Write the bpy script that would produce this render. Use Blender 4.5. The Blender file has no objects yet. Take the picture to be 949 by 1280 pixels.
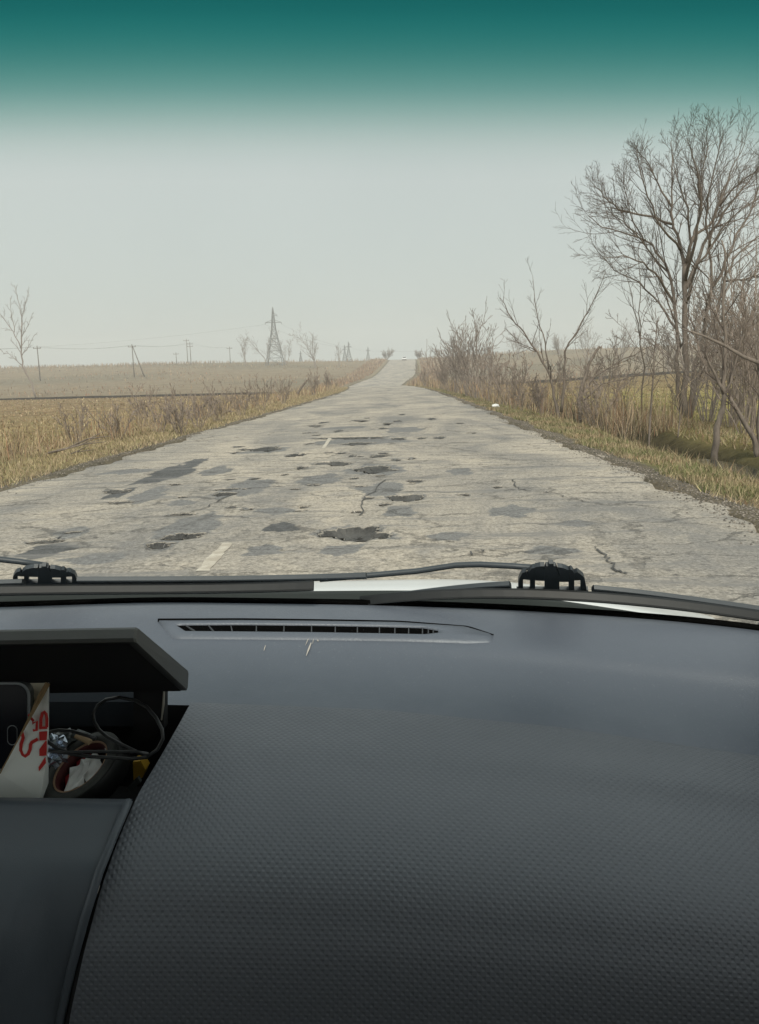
import bpy, math, random
import numpy as np
from mathutils import Vector, Matrix

# ------------------------------------------------------------------ camera
F, CX, CY = 1004.0, 474.5, 640.0          # focal length and centre in photo pixels (949 x 1280)
EYE = Vector((0.0, 0.0, 1.2))
ROLL = math.radians(1.6)
VPX, VPY = 503.0 - CX, 470.0 - CY         # vanishing point of the road
ux = VPX * math.cos(ROLL) - VPY * math.sin(ROLL)
uy = VPX * math.sin(ROLL) + VPY * math.cos(ROLL)
PITCH = math.atan(-uy / F)
YAW = math.atan(ux / F * math.cos(PITCH))
ROT = (Matrix.Rotation(YAW, 3, 'Z') @ Matrix.Rotation(math.pi / 2 - PITCH, 3, 'X') @ Matrix.Rotation(-ROLL, 3, 'Z'))
scene = bpy.context.scene
COL = scene.collection
cam = bpy.data.cameras.new('camera')
cam.sensor_fit = 'VERTICAL'
cam.sensor_height = 24.0
cam.lens = 24.0 * F / 1280.0
cam.clip_start = 0.02
cam.clip_end = 3000.0
camo = bpy.data.objects.new('camera', cam)
COL.objects.link(camo)
camo.matrix_world = Matrix.Translation(EYE) @ ROT.to_4x4()
scene.camera = camo
scene.render.resolution_x, scene.render.resolution_y = 759, 1024

# ------------------------------------------------------------------ sky, sun, exposure
SUN_EL, SUN_AZ = math.radians(42), math.radians(177)     # azimuth measured from +Y towards +X
world = bpy.data.worlds.new('World')
scene.world = world
world.use_nodes = True
wn = world.node_tree
bg = wn.nodes['Background']
sky = wn.nodes.new('ShaderNodeTexSky')
sky.sky_type = 'NISHITA'
sky.sun_disc = False
sky.sun_elevation = SUN_EL
sky.sun_rotation = SUN_AZ
sky.dust_density = 4.0
mixw = wn.nodes.new('ShaderNodeMixRGB')
mixw.inputs[0].default_value = 0.88
mixw.inputs[2].default_value = (3.88, 4.32, 4.16, 1)       # even cloud cover
cl = wn.nodes.new('ShaderNodeTexNoise')
cl.inputs['Scale'].default_value = 2.2; cl.inputs['Detail'].default_value = 5
wtc = wn.nodes.new('ShaderNodeTexCoord'); wn.links.new(wtc.outputs['Generated'], cl.inputs['Vector'])
clr = wn.nodes.new('ShaderNodeValToRGB')
clr.color_ramp.elements[0].position = .25; clr.color_ramp.elements[0].color = (3.88, 4.18, 4.03, 1)
clr.color_ramp.elements[1].position = .75; clr.color_ramp.elements[1].color = (4.28, 4.56, 4.38, 1)
wn.links.new(cl.outputs['Fac'], clr.inputs[0]); wn.links.new(clr.outputs[0], mixw.inputs[2])
wn.links.new(sky.outputs[0], mixw.inputs[1])
wn.links.new(mixw.outputs[0], bg.inputs['Color'])
bg.inputs['Strength'].default_value = 0.1
sl = bpy.data.lights.new('sun', 'SUN')
sl.energy = 2.3
sl.angle = math.radians(14)
sl.color = (1.0, 0.93, 0.82)
so = bpy.data.objects.new('sun', sl)
COL.objects.link(so)
sdir = Vector((math.sin(SUN_AZ) * math.cos(SUN_EL), math.cos(SUN_AZ) * math.cos(SUN_EL), math.sin(SUN_EL)))
so.rotation_euler = sdir.to_track_quat('Z', 'Y').to_euler()
so.location = (0, 0, 60)
vs = scene.view_settings
vs.view_transform = 'Standard'
vs.look = 'None'
vs.exposure = 0.62
vs.gamma = 1.0
vs.use_curve_mapping = False
scene.cycles.use_denoising = True
scene.cycles.max_bounces = 6
scene.cycles.transparent_max_bounces = 12
scene.cycles.volume_bounces = 3

# ------------------------------------------------------------------ helpers
rng = np.random.default_rng(7)
pyr = random.Random(11)


def ray(px, py):
    return ROT @ Vector(((px - CX) / F, -(py - CY) / F, -1.0))


def at(px, py, Y):                       # the point seen at a photo pixel, Y metres ahead
    d = ray(px, py)
    return EYE + d * (Y / d.y)


def ground_at(px, py, z=0.0):
    d = ray(px, py)
    return EYE + d * ((z - EYE.z) / d.z)


def proj(p):
    q = ROT.transposed() @ (Vector(p) - EYE)
    return CX + F * q.x / -q.z, CY - F * q.y / -q.z


def lin(pts, x):
    xs, ys = zip(*pts)
    if x <= xs[0]:
        s = (ys[1] - ys[0]) / (xs[1] - xs[0])
        return ys[0] + s * (x - xs[0])
    if x >= xs[-1]:
        s = (ys[-1] - ys[-2]) / (xs[-1] - xs[-2])
        return ys[-1] + s * (x - xs[-1])
    return float(np.interp(x, xs, ys))


def sstep(a, b, x):
    t = np.clip((x - a) / (b - a), 0, 1)
    return t * t * (3 - 2 * t)


def tag(o, label=None, cat=None, group=None, kind=None):
    if label: o['label'] = label
    if cat: o['category'] = cat
    if group: o['group'] = group
    if kind: o['kind'] = kind
    return o


def link(name, me, mat=None, parent=None, smooth=False, loc=None):
    o = bpy.data.objects.new(name, me)
    COL.objects.link(o)
    if mat is not None and me is not None:
        me.materials.append(mat)
    if smooth and me is not None:
        me.polygons.foreach_set('use_smooth', [True] * len(me.polygons))
    if loc is not None:
        o.location = loc
    if parent is not None:
        o.parent = parent
        o.matrix_parent_inverse = Matrix.Translation(-Vector(parent_world(parent)))
    return o


def parent_world(o):
    l = Vector(o.location)
    return l if o.parent is None else (l if True else l)


def empty(name, loc):
    o = bpy.data.objects.new(name, None)
    o.empty_display_size = 0.2
    COL.objects.link(o)
    o.location = loc
    return o


def child(name, me, mat, parent, smooth=False):
    """mesh given in world coordinates, parented to a thing that is only translated (or to a part of it)"""
    o = bpy.data.objects.new(name, me)
    COL.objects.link(o)
    me.materials.append(mat)
    if smooth:
        me.polygons.foreach_set('use_smooth', [True] * len(me.polygons))
    o.parent = parent
    w = Vector((0, 0, 0))
    p = parent
    while p is not None:
        w += Vector(p.location) + p.matrix_parent_inverse.translation
        p = p.parent
    o.matrix_parent_inverse = Matrix.Translation(-w)
    return o


class MB:
    """collects vertices and faces (with an optional colour per vertex)"""

    def __init__(self):
        self.v, self.f, self.c, self.n = [], [], [], 0

    def add(self, verts, faces, col=None):
        verts = np.asarray(verts, dtype=np.float32).reshape(-1, 3)
        self.v.append(verts)
        for f in faces:
            self.f.append([i + self.n for i in f])
        if col is not None:
            self.c.append(np.tile(np.asarray(col, dtype=np.float32)[:3], (len(verts), 1)))
        self.n += len(verts)

    def box(self, c, ax, ay, az, col=None):
        """centre and three half-axis vectors"""
        c, ax, ay, az = (np.array(q, dtype=float) for q in (c, ax, ay, az))
        vs_ = [c + sx * ax + sy * ay + sz * az for sz in (-1, 1) for sy in (-1, 1) for sx in (-1, 1)]
        self.add(vs_, [(0, 2, 3, 1), (4, 5, 7, 6), (0, 1, 5, 4), (2, 6, 7, 3), (0, 4, 6, 2), (1, 3, 7, 5)], col)

    def boxm(self, lo, hi, col=None):
        lo, hi = np.array(lo, float), np.array(hi, float)
        h = (hi - lo) / 2
        self.box((lo + hi) / 2, (h[0], 0, 0), (0, h[1], 0), (0, 0, h[2]), col)

    def tube(self, pts, radii, sides=4, col=None, cap=True):
        pts = np.asarray(pts, dtype=float)
        n = len(pts)
        radii = np.broadcast_to(np.asarray(radii, dtype=float), (n,))
        t = np.gradient(pts, axis=0)
        t /= np.linalg.norm(t, axis=1)[:, None] + 1e-9
        ref = np.array((0.31, 0.87, 0.38))
        if abs(np.mean(t @ ref)) > 0.85:
            ref = np.array((0.9, -0.3, 0.3))
        a = np.cross(t, ref); a /= np.linalg.norm(a, axis=1)[:, None] + 1e-9
        b = np.cross(t, a)
        ang = np.arange(sides) * 2 * math.pi / sides
        vv = (pts[:, None, :] + radii[:, None, None] * (np.cos(ang)[None, :, None] * a[:, None, :] + np.sin(ang)[None, :, None] * b[:, None, :])).reshape(-1, 3)
        ff = []
        for i in range(n - 1):
            for j in range(sides):
                k = (j + 1) % sides
                ff.append((i * sides + j, i * sides + k, (i + 1) * sides + k, (i + 1) * sides + j))
        if cap:
            ff.append(tuple(range(sides - 1, -1, -1)))
            ff.append(tuple((n - 1) * sides + j for j in range(sides)))
        self.add(vv, ff, col)

    def bar(self, pts, w, h, nrm, col=None):
        """rectangular bar along points; w across, h along the normal (numbers or lists)"""
        pts = np.asarray(pts, float)
        n = len(pts)
        w = np.broadcast_to(np.asarray(w, float), (n,)); h = np.broadcast_to(np.asarray(h, float), (n,))
        nr = np.asarray(nrm, float); nr = nr / np.linalg.norm(nr)
        t = np.gradient(pts, axis=0); t /= np.linalg.norm(t, axis=1)[:, None]
        s = np.cross(t, nr); s /= np.linalg.norm(s, axis=1)[:, None]
        vv = []
        for i in range(n):
            for (a, b) in ((-1, -.7), (-.7, -1), (.7, -1), (1, -.7), (1, .6), (.6, 1), (-.6, 1), (-1, .6)):
                vv.append(pts[i] + s[i] * a * w[i] / 2 + nr * b * h[i] / 2)
        ff = []
        for i in range(n - 1):
            for j in range(8):
                k = (j + 1) % 8
                ff.append((i * 8 + j, i * 8 + k, (i + 1) * 8 + k, (i + 1) * 8 + j))
        ff.append(tuple(range(7, -1, -1))); ff.append(tuple((n - 1) * 8 + j for j in range(8)))
        self.add(vv, ff, col)

    def mesh(self, name):
        me = bpy.data.meshes.new(name)
        v = np.concatenate(self.v) if self.v else np.zeros((0, 3), np.float32)
        me.from_pydata(v.tolist(), [], self.f)
        if self.c:
            c = np.concatenate(self.c)
            a = me.color_attributes.new('Col', 'FLOAT_COLOR', 'POINT')
            a.data.foreach_set('color', np.concatenate([c, np.ones((len(c), 1), np.float32)], axis=1).ravel())
        me.update()
        return me


def fast_mesh(name, verts, tris_or_quads, cols=None):
    """verts (n,3), faces (m,k) numpy"""
    me = bpy.data.meshes.new(name)
    verts = np.ascontiguousarray(verts, dtype=np.float32)
    faces = np.ascontiguousarray(tris_or_quads, dtype=np.int32)
    m, k = faces.shape
    me.vertices.add(len(verts))
    me.vertices.foreach_set('co', verts.ravel())
    me.loops.add(m * k)
    me.loops.foreach_set('vertex_index', faces.ravel())
    me.polygons.add(m)
    me.polygons.foreach_set('loop_start', np.arange(0, m * k, k, dtype=np.int32))
    me.polygons.foreach_set('loop_total', np.full(m, k, dtype=np.int32))
    if cols is not None:
        a = me.color_attributes.new('Col', 'FLOAT_COLOR', 'POINT')
        c = np.ones((len(verts), 4), np.float32); c[:, :3] = cols
        a.data.foreach_set('color', c.ravel())
    me.update(calc_edges=True)
    me.validate()
    return me


def grid_faces(nr, nc):
    i, j = np.meshgrid(np.arange(nr - 1), np.arange(nc - 1), indexing='ij')
    a = (i * nc + j).ravel()
    return np.stack([a, a + 1, a + nc + 1, a + nc], axis=1)


# ------------------------------------------------------------------ materials
def new_mat(name):
    m = bpy.data.materials.new(name)
    m.use_nodes = True
    nt = m.node_tree
    b = nt.nodes['Principled BSDF']
    return m, nt, b


def N(nt, kind, **kw):
    n = nt.nodes.new(kind)
    for k, v in kw.items():
        if hasattr(n, k):
            setattr(n, k, v)
    return n


def mixc(nt, fac, a, b, blend='MIX'):
    n = nt.nodes.new('ShaderNodeMixRGB')
    n.blend_type = blend
    for idx, val in ((0, fac), (1, a), (2, b)):
        if hasattr(val, 'is_output'):
            nt.links.new(val, n.inputs[idx])
        elif idx == 0:
            n.inputs[0].default_value = val
        else:
            n.inputs[idx].default_value = (*val[:3], 1)
    return n.outputs[0]


def ramp(nt, src, stops):
    n = nt.nodes.new('ShaderNodeValToRGB')
    e = n.color_ramp.elements
    while len(e) > 1:
        e.remove(e[-1])
    for i, (p, c) in enumerate(stops):
        el = e[0] if i == 0 else e.new(p)
        el.position = p
        el.color = (c, c, c, 1) if not hasattr(c, '__len__') else (*c, 1)
    nt.links.new(src, n.inputs[0])
    return n.outputs[0]


def noise(nt, vec, scale, detail=3, rough=.55, dist=0.0):
    n = N(nt, 'ShaderNodeTexNoise')
    n.inputs['Scale'].default_value = scale
    n.inputs['Detail'].default_value = detail
    n.inputs['Roughness'].default_value = rough
    n.inputs['Distortion'].default_value = dist
    nt.links.new(vec, n.inputs['Vector'])
    return n.outputs['Fac']


def mapping(nt, vec, scale=(1, 1, 1), rot=(0, 0, 0)):
    n = N(nt, 'ShaderNodeMapping')
    n.inputs['Scale'].default_value = scale
    n.inputs['Rotation'].default_value = rot
    nt.links.new(vec, n.inputs['Vector'])
    return n.outputs[0]


def mth(nt, op, a, b=None):
    n = N(nt, 'ShaderNodeMath')
    n.operation = op
    for i, v in enumerate((a, b)):
        if v is None:
            continue
        if hasattr(v, 'is_output'):
            nt.links.new(v, n.inputs[i])
        else:
            n.inputs[i].default_value = v
    return n.outputs[0]


def bump(nt, b, h, strength, dist):
    n = N(nt, 'ShaderNodeBump')
    n.inputs['Strength'].default_value = strength
    n.inputs['Distance'].default_value = dist
    nt.links.new(h, n.inputs['Height'])
    nt.links.new(n.outputs[0], b.inputs['Normal'])


def geopos(nt):
    return N(nt, 'ShaderNodeNewGeometry').outputs['Position']


def plain(name, col, rough=.6, spec=.5, metal=0.0, var=.12, scale=40.0, bmp=0.0, bscale=600.0):
    m, nt, b = new_mat(name)
    tc = N(nt, 'ShaderNodeTexCoord').outputs['Object']
    nz = noise(nt, tc, scale, 4, .6)
    c = mixc(nt, nz, [x * (1 - var) for x in col], [min(1, x * (1 + var)) for x in col])
    nt.links.new(c, b.inputs['Base Color'])
    b.inputs['Roughness'].default_value = rough
    b.inputs['Specular IOR Level'].default_value = spec
    b.inputs['Metallic'].default_value = metal
    if bmp:
        bump(nt, b, noise(nt, tc, bscale, 3, .6), bmp, .001)
    return m


def vcol(name, rough=.9, spec=.15, translucent=0.0):
    m, nt, b = new_mat(name)
    a = N(nt, 'ShaderNodeVertexColor'); a.layer_name = 'Col'
    nt.links.new(a.outputs[0], b.inputs['Base Color'])
    b.inputs['Roughness'].default_value = rough
    b.inputs['Specular IOR Level'].default_value = spec
    return m


M_grass = vcol('dry_grass')
M_weed = vcol('dry_weed')


def bark_mat(name, dark, light):
    m, nt, b = new_mat(name)
    p = geopos(nt)
    nz = noise(nt, mapping(nt, p, (6, 6, 1.5)), 3.0, 4, .65)
    c = mixc(nt, ramp(nt, nz, [(.3, 0), (.7, 1)]), dark, light)
    nt.links.new(c, b.inputs['Base Color'])
    b.inputs['Roughness'].default_value = .9
    b.inputs['Specular IOR Level'].default_value = .15
    return m


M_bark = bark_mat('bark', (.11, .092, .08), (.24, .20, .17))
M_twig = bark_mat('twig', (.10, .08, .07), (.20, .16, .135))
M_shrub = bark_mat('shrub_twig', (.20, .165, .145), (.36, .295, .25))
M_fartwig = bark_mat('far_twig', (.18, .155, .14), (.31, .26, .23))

# ground: zone colour from the vertices, broken up by noise
M_ground, nt, b = new_mat('ground')
a = N(nt, 'ShaderNodeVertexColor'); a.layer_name = 'Col'
p = geopos(nt)
n1 = noise(nt, p, .35, 5, .6)
n2 = noise(nt, p, 3.2, 5, .7)
n3 = noise(nt, mapping(nt, p, (.25, 1.6, 1)), .6, 4, .6)
c = mixc(nt, ramp(nt, n1, [(.3, .62), (.7, 1.25)]), (0, 0, 0), a.outputs[0])
c = mixc(nt, 1.0, a.outputs[0], ramp(nt, n1, [(.25, (.66, .62, .58)), (.75, (1.12, 1.14, 1.08))]), 'MULTIPLY')
c = mixc(nt, 1.0, c, ramp(nt, n2, [(.25, .5), (.5, 1.0), (.78, 1.35)]), 'MULTIPLY')
c = mixc(nt, 1.0, c, ramp(nt, n3, [(.3, (.78, .80, .78)), (.7, (1.15, 1.12, 1.05))]), 'MULTIPLY')
nt.links.new(c, b.inputs['Base Color'])
b.inputs['Roughness'].default_value = .95
b.inputs['Specular IOR Level'].default_value = .1
bump(nt, b, n2, .9, .12)

# worn chip-sealed asphalt
M_road, nt, b = new_mat('worn_asphalt')
p = geopos(nt)
big = noise(nt, mapping(nt, p, (1, .45, 1)), .55, 5, .62, .6)
med = noise(nt, mapping(nt, p, (1, .7, 1)), 2.1, 5, .65, .3)
fine = noise(nt, p, 32, 4, .75)
vor = N(nt, 'ShaderNodeTexVoronoi'); vor.inputs['Scale'].default_value = 55
nt.links.new(p, vor.inputs['Vector'])
c = mixc(nt, ramp(nt, big, [(.34, 0), (.62, 1)]), (.25, .24, .228), (.52, .462, .385))
c = mixc(nt, ramp(nt, med, [(.56, 0), (.72, .75)]), c, (.235, .23, .225))
c = mixc(nt, ramp(nt, med, [(.24, .6), (.38, 0)]), c, (.57, .51, .42))
pa = N(nt, 'ShaderNodeVertexColor'); pa.layer_name = 'Col'
ps = N(nt, 'ShaderNodeSeparateColor'); nt.links.new(pa.outputs[0], ps.inputs[0])
brk = noise(nt, mapping(nt, p, (1, .8, 1)), 4.5, 6, .75)
def pmaskf(ch, lo, hi):
    return ramp(nt, mth(nt, 'ADD', ch, mth(nt, 'MULTIPLY', mth(nt, 'SUBTRACT', brk, .5), 1.3)), [(lo, 0), (hi, 1)])
c = mixc(nt, mth(nt, 'MULTIPLY', pmaskf(ps.outputs[0], .42, .68), .95), c, (.205, .205, .205))
c = mixc(nt, mth(nt, 'MULTIPLY', pmaskf(ps.outputs[1], .40, .62), 1.0), c, (.115, .117, .12))
c = mixc(nt, 1.0, c, ramp(nt, fine, [(.28, .42), (.5, 1.0), (.72, 1.42)]), 'MULTIPLY')
c = mixc(nt, 1.0, c, ramp(nt, vor.outputs['Distance'], [(.1, 1.12), (.55, .86)]), 'MULTIPLY')
# pits between the chippings, in patches
pits = ramp(nt, noise(nt, mapping(nt, p, (1, .8, 1)), 13, 4, .75), [(.34, .95), (.46, 0)])
pmask = ramp(nt, noise(nt, mapping(nt, p, (1, .6, 1)), .8, 4, .6), [(.40, 0), (.62, 1)])
c = mixc(nt, mth(nt, 'MULTIPLY', pits, mth(nt, 'ADD', mth(nt, 'MULTIPLY', pmask, .8), .2)), c, (.13, .125, .12))
# streaks across the lane and short hair cracks
strk = ramp(nt, noise(nt, mapping(nt, p, (.55, 3.2, 1), (0, 0, .12)), 1.3, 6, .7, .4), [(.52, 0), (.64, .8)])
c = mixc(nt, strk, c, (.20, .195, .19))
cv = N(nt, 'ShaderNodeTexVoronoi'); cv.feature = 'DISTANCE_TO_EDGE'; cv.inputs['Scale'].default_value = 1.5
dn = N(nt, 'ShaderNodeTexNoise'); dn.inputs['Scale'].default_value = 3.0; dn.inputs['Detail'].default_value = 6; dn.inputs['Roughness'].default_value = .7
nt.links.new(p, dn.inputs['Vector'])
wv = mixc(nt, .5, p, dn.outputs['Color'], 'ADD')
nt.links.new(mapping(nt, wv, (.55, 1.2, 1)), cv.inputs['Vector'])
crack = ramp(nt, cv.outputs['Distance'], [(0, 1), (.012, .8), (.026, 0)])
cmask = ramp(nt, noise(nt, p, 1.1, 4, .65), [(.46, 0), (.55, 1)])
c = mixc(nt, mth(nt, 'MULTIPLY', mth(nt, 'MULTIPLY', crack, cmask), .55), c, (.075, .073, .07))
nt.links.new(c, b.inputs['Base Color'])
b.inputs['Roughness'].default_value = .88
b.inputs['Specular IOR Level'].default_value = .25
bump(nt, b, mth(nt, 'ADD', mth(nt, 'MULTIPLY', fine, .6), mth(nt, 'MULTIPLY', crack, -.8)), .7, .02)


def tar(name, c0, c1):
    m, nt, b = new_mat(name)
    p = geopos(nt)
    f1 = noise(nt, p, 30, 4, .7); f2 = noise(nt, p, 3, 3)
    c = mixc(nt, ramp(nt, f1, [(.35, 0), (.7, 1)]), c0, c1)
    c = mixc(nt, ramp(nt, f2, [(.4, 0), (.75, .6)]), c, [x * 1.9 for x in c1])
    nt.links.new(c, b.inputs['Base Color'])
    b.inputs['Roughness'].default_value = .8
    bump(nt, b, f1, .8, .03)
    return m


M_hole = tar('pothole_base', (.036, .037, .038), (.085, .083, .079))
nt = M_hole.node_tree                                  # crumbled pale rim towards the dark base course
b = nt.nodes['Principled BSDF']
va = N(nt, 'ShaderNodeVertexColor'); va.layer_name = 'Col'
src = b.inputs['Base Color'].links[0].from_socket
fz = noise(nt, geopos(nt), 26, 5, .75)
rimf = ramp(nt, mth(nt, 'ADD', va.outputs[0], mth(nt, 'MULTIPLY', mth(nt, 'SUBTRACT', fz, .5), .9)), [(.25, 0), (.55, 1)])
rc_ = mixc(nt, ramp(nt, fz, [(.3, 0), (.7, 1)]), (.22, .21, .195), (.44, .39, .32))
nt.links.new(mixc(nt, rimf, rc_, src), b.inputs['Base Color'])
M_crack = tar('crack_dark', (.05, .05, .05), (.10, .098, .095))
M_patch = tar('tar_patch', (.095, .097, .10), (.17, .168, .162))
M_patch2 = tar('grey_patch', (.15, .15, .152), (.24, .235, .225))
M_gravel = tar('edge_gravel', (.10, .092, .082), (.19, .172, .15))

M_mark, nt, b = new_mat('worn_line_paint')
p = geopos(nt)
c = mixc(nt, ramp(nt, noise(nt, p, 9, 5, .7), [(.42, 0), (.6, 1)]), (.40, .355, .295), (.56, .52, .45))
nt.links.new(c, b.inputs['Base Color']); b.inputs['Roughness'].default_value = .8

# ------------------------------------------------------------------ terrain
XL, XR = -4.75, 2.72
ytab = np.arange(-200, 1301, 1.0)
ctrl = [(-200, 0), (92, 0), (112, -.04), (136, -.95), (152, -.9), (205, 1.0), (262, 4.0), (322, 7.2), (345, 8.1), (372, 8.4), (430, 7.8), (620, 5), (1300, 3)]
ztab = np.interp(ytab, *zip(*ctrl))
kern = np.hanning(17); kern /= kern.sum()
zsm = np.convolve(np.pad(ztab, 8, mode='edge'), kern, 'valid')


def bend(y):                               # how far the road swings sideways in the dip
    return -4.6 * np.exp(-((np.asarray(y, float) - 150) / 52.0) ** 2) + 1.2 * sstep(230, 340, np.asarray(y, float))


def wid(y):                                # the far stretch is wider
    return 1.5 * sstep(112, 150, np.asarray(y, float))


def bendr(y):
    return bend(y) + wid(y)


def bendl(y):
    return bend(y) - wid(y)


def base_z(y):
    return np.interp(y, ytab, zsm)


def terrain(x, y):
    x = np.asarray(x, float); y = np.asarray(y, float)
    z = base_z(y)
    off = np.abs(x - (-1.0) - bend(y))
    z = np.where(z > 0, z * (1 + np.where(x < 0, .10, .30) * sstep(10, 70, off)), z)
    right = x - XR - bendr(y)
    left = XL + bendl(y) - x
    near = 1 - sstep(110, 140, y)
    z = z - .07 * sstep(0.0, .6, right) - .06 * sstep(0, .6, left)
    # ditch on the right, bank beyond it
    dc = 2.05 + .35 * sstep(15, 20, y)
    z = z - .40 * np.exp(-((right - dc) / .55) ** 2) * near * sstep(2, 7, y) * (1 - .75 * sstep(15, 22, y))
    z = z + .75 * sstep(8, 40, right) * sstep(25, 90, y) * near
    z = z - .35 * sstep(2.0, 5.5, left) * near
    # gentle unevenness
    z = z + .05 * np.sin(x * .9 + y * .31) * np.cos(y * .6 - x * .23) * sstep(.8, 4, np.maximum(right, left))
    z = z + .35 * np.sin(x * .017 + 1.3) * np.sin(y * .012) * sstep(12, 60, off)
    return z


xs = np.concatenate([-12 - np.geomspace(.3, 430, 56)[::-1], np.arange(-12, 12.01, .22), 12 + np.geomspace(.3, 430, 56)])
ys = np.concatenate([np.arange(-40, 3, 2.5), np.arange(3, 40, .35), np.arange(40, 150, .9), np.arange(150, 400, 4), np.geomspace(400, 700, 16)])
GX, GY = np.meshgrid(xs, ys)
GZ = terrain(GX, GY)
rr = GX - XR - bendr(GY); ll = XL + bendl(GY) - GX
on_road = (rr < -.12) & (ll < -.12)
GZ = np.where(on_road, GZ - .16, GZ)


def smnoise(x, y, s, ph=0.0):
    return .5 + .25 * (np.sin(x * s + 1.7 * np.sin(y * s * .7 + ph)) + np.sin(y * s * 1.3 + 1.9 * np.sin(x * s * .6 + ph * 2)))


def mixn(a, b, t):
    return a * (1 - t[..., None]) + np.asarray(b) * t[..., None]


def zone_colour(x, y):
    r = x - XR - bendr(y); l = XL + bendl(y) - x
    c = np.ones(x.shape + (3,)) * np.array((.155, .135, .11))
    nz = smnoise(x, y, .8, .4)
    edge = .28 + .35 * nz
    # right side
    verge = np.array((.215, .185, .085))
    c = mixn(c, verge, sstep(0, .35, r - edge))
    c = mixn(c, (.235, .235, .095), sstep(.45, .75, smnoise(x, y, 1.7, 2.)) * sstep(.4, .8, r) * (1 - sstep(2, 3, r)))
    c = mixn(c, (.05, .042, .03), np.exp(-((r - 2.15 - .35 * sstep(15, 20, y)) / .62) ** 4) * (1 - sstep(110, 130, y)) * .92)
    c = mixn(c, (.34, .30, .125), sstep(3.2, 5, r))
    c = mixn(c, (.27, .205, .12), sstep(3.2, 5, r) * sstep(28, 70, y))
    # left side
    c = mixn(c, (.32, .265, .15), sstep(0, .35, l - edge))
    c = mixn(c, (.31, .245, .125), sstep(1.8, 3, l))
    c = mixn(c, (.29, .215, .14), sstep(5, 14, l) * (.5 + .5 * sstep(20, 60, y)))
    # dark ploughed strip at the brink of the dip
    c = mixn(c, (.045, .035, .03), sstep(90, 94, y) * (1 - sstep(122, 128, y)) * np.maximum(sstep(6, 12, l), sstep(6, 12, r)))
    # far rise
    far = sstep(124, 140, y)
    off = np.maximum(l, r)
    c = mixn(c, (.265, .215, .165), far * sstep(0, 1.5, off))
    c = mixn(c, (.22, .19, .15), far * sstep(0, 1.5, off) * sstep(.5, .8, smnoise(x, y, .05, 1.)))
    return c


GC = zone_colour(GX, GY)
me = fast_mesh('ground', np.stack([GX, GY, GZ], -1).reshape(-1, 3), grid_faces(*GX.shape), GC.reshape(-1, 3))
ground = link('ground', me, M_ground, smooth=True)
tag(ground, 'brown and olive fields rolling away on both sides of the road', kind='structure')

# ------------------------------------------------------------------ road with potholes
# photo pixels: centre x, centre y, width, height, depth, kind
HOLES = [
    (445, 668, 84, 24, .06), (508, 622, 44, 12, .05), (469, 587, 54, 11, .05), (418, 580, 48, 6, .045), (474, 571, 26, 4, .04),
    (440, 548.5, 84, 4.5, .05), (446, 556, 44, 4.5, .04), (331, 562, 44, 7, .045), (367, 570, 18, 5, .04), (378, 585.5, 15, 5, .04),
    (391, 606.5, 14, 4, .035), (447, 608, 18, 3, .035), (499, 549, 20, 3.5, .04), (527, 548, 14, 3, .03), (515, 574, 9, 3.5, .03),
    (228, 672, 44, 12, .045), (147, 616, 36, 6, .04), (281, 619, 26, 7, .04), (290, 613, 36, 4, .035), (227, 645, 34, 4, .03),
    (58, 678, 40, 6, .035), (152, 630, 32, 4, .03), (200, 683, 36, 10, .04), (93, 667, 20, 4, .03), (520, 601, 22, 4, .03), (388, 556, 10, 3, .03),
    (497, 527, 12, 2.6, .03), (450, 526, 24, 2.2, .03), (387, 541, 16, 2.2, .03), (503, 518, 10, 2, .03), (590, 541, 12, 2, .025), (446, 640, 14, 3, .03),
]
PATCHES = [
    (212, 594, 46, 34, 0, 0), (150, 619, 26, 14, 0, 0), (185, 622, 44, 22, 0, 1), (235, 664, 74, 44, 0, 1), (352, 661, 46, 13, 0, 0), (228, 631, 40, 8, 0, 1),
    (246, 577, 26, 8, 0, 0), (470, 588, 74, 17, 0, 1), (478, 612, 66, 20, 0, 1), (425, 690, 60, 16, 0, 1), (308, 612, 56, 30, 0, 1),
    (452, 553, 110, 12, 0, 1), (345, 640, 70, 8, 0, 1), (560, 672, 60, 12, 0, 1), (720, 655, 50, 10, 0, 1), (90, 668, 44, 16, 0, 1), (332, 564, 66, 8, 0, 1), (505, 538, 60, 7, 0, 1), (430, 535, 60, 4, 0, 1), (400, 600, 60, 14, 0, 1), (270, 590, 44, 12, 0, 1), (160, 590, 60, 8, 0, 1), (60, 690, 70, 18, 0, 0), (330, 690, 60, 14, 0, 1), (500, 640, 50, 14, 0, 1),
    (640, 640, 60, 18, 0, 1), (690, 690, 70, 14, 0, 1), (120, 700, 90, 14, 0, 1), (575, 590, 40, 9, 0, 1),
]
_r = random.Random(77)
for _ in range(44):                                  # small breaks scattered down the middle of the road
    py_ = 522 + 120 * _r.random() ** 1.3
    px_ = _r.gauss(450 - (py_ - 520) * .5, 55 + (py_ - 520) * .55)
    if 500 - (py_ - 470) * 2.6 < px_ < 505 + (py_ - 470) * 1.2:
        HOLES.append((px_, py_, _r.uniform(6, 17), _r.uniform(1.6, 4.2), .022))
ROADTOP = .012


def road_z(x, y):
    return base_z(y) - .0012 * (x - bend(y) + 1.0) ** 2 + ROADTOP + .012 * np.sin(y * .55) * np.sin(x * 1.1 + .2 * y)


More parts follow.
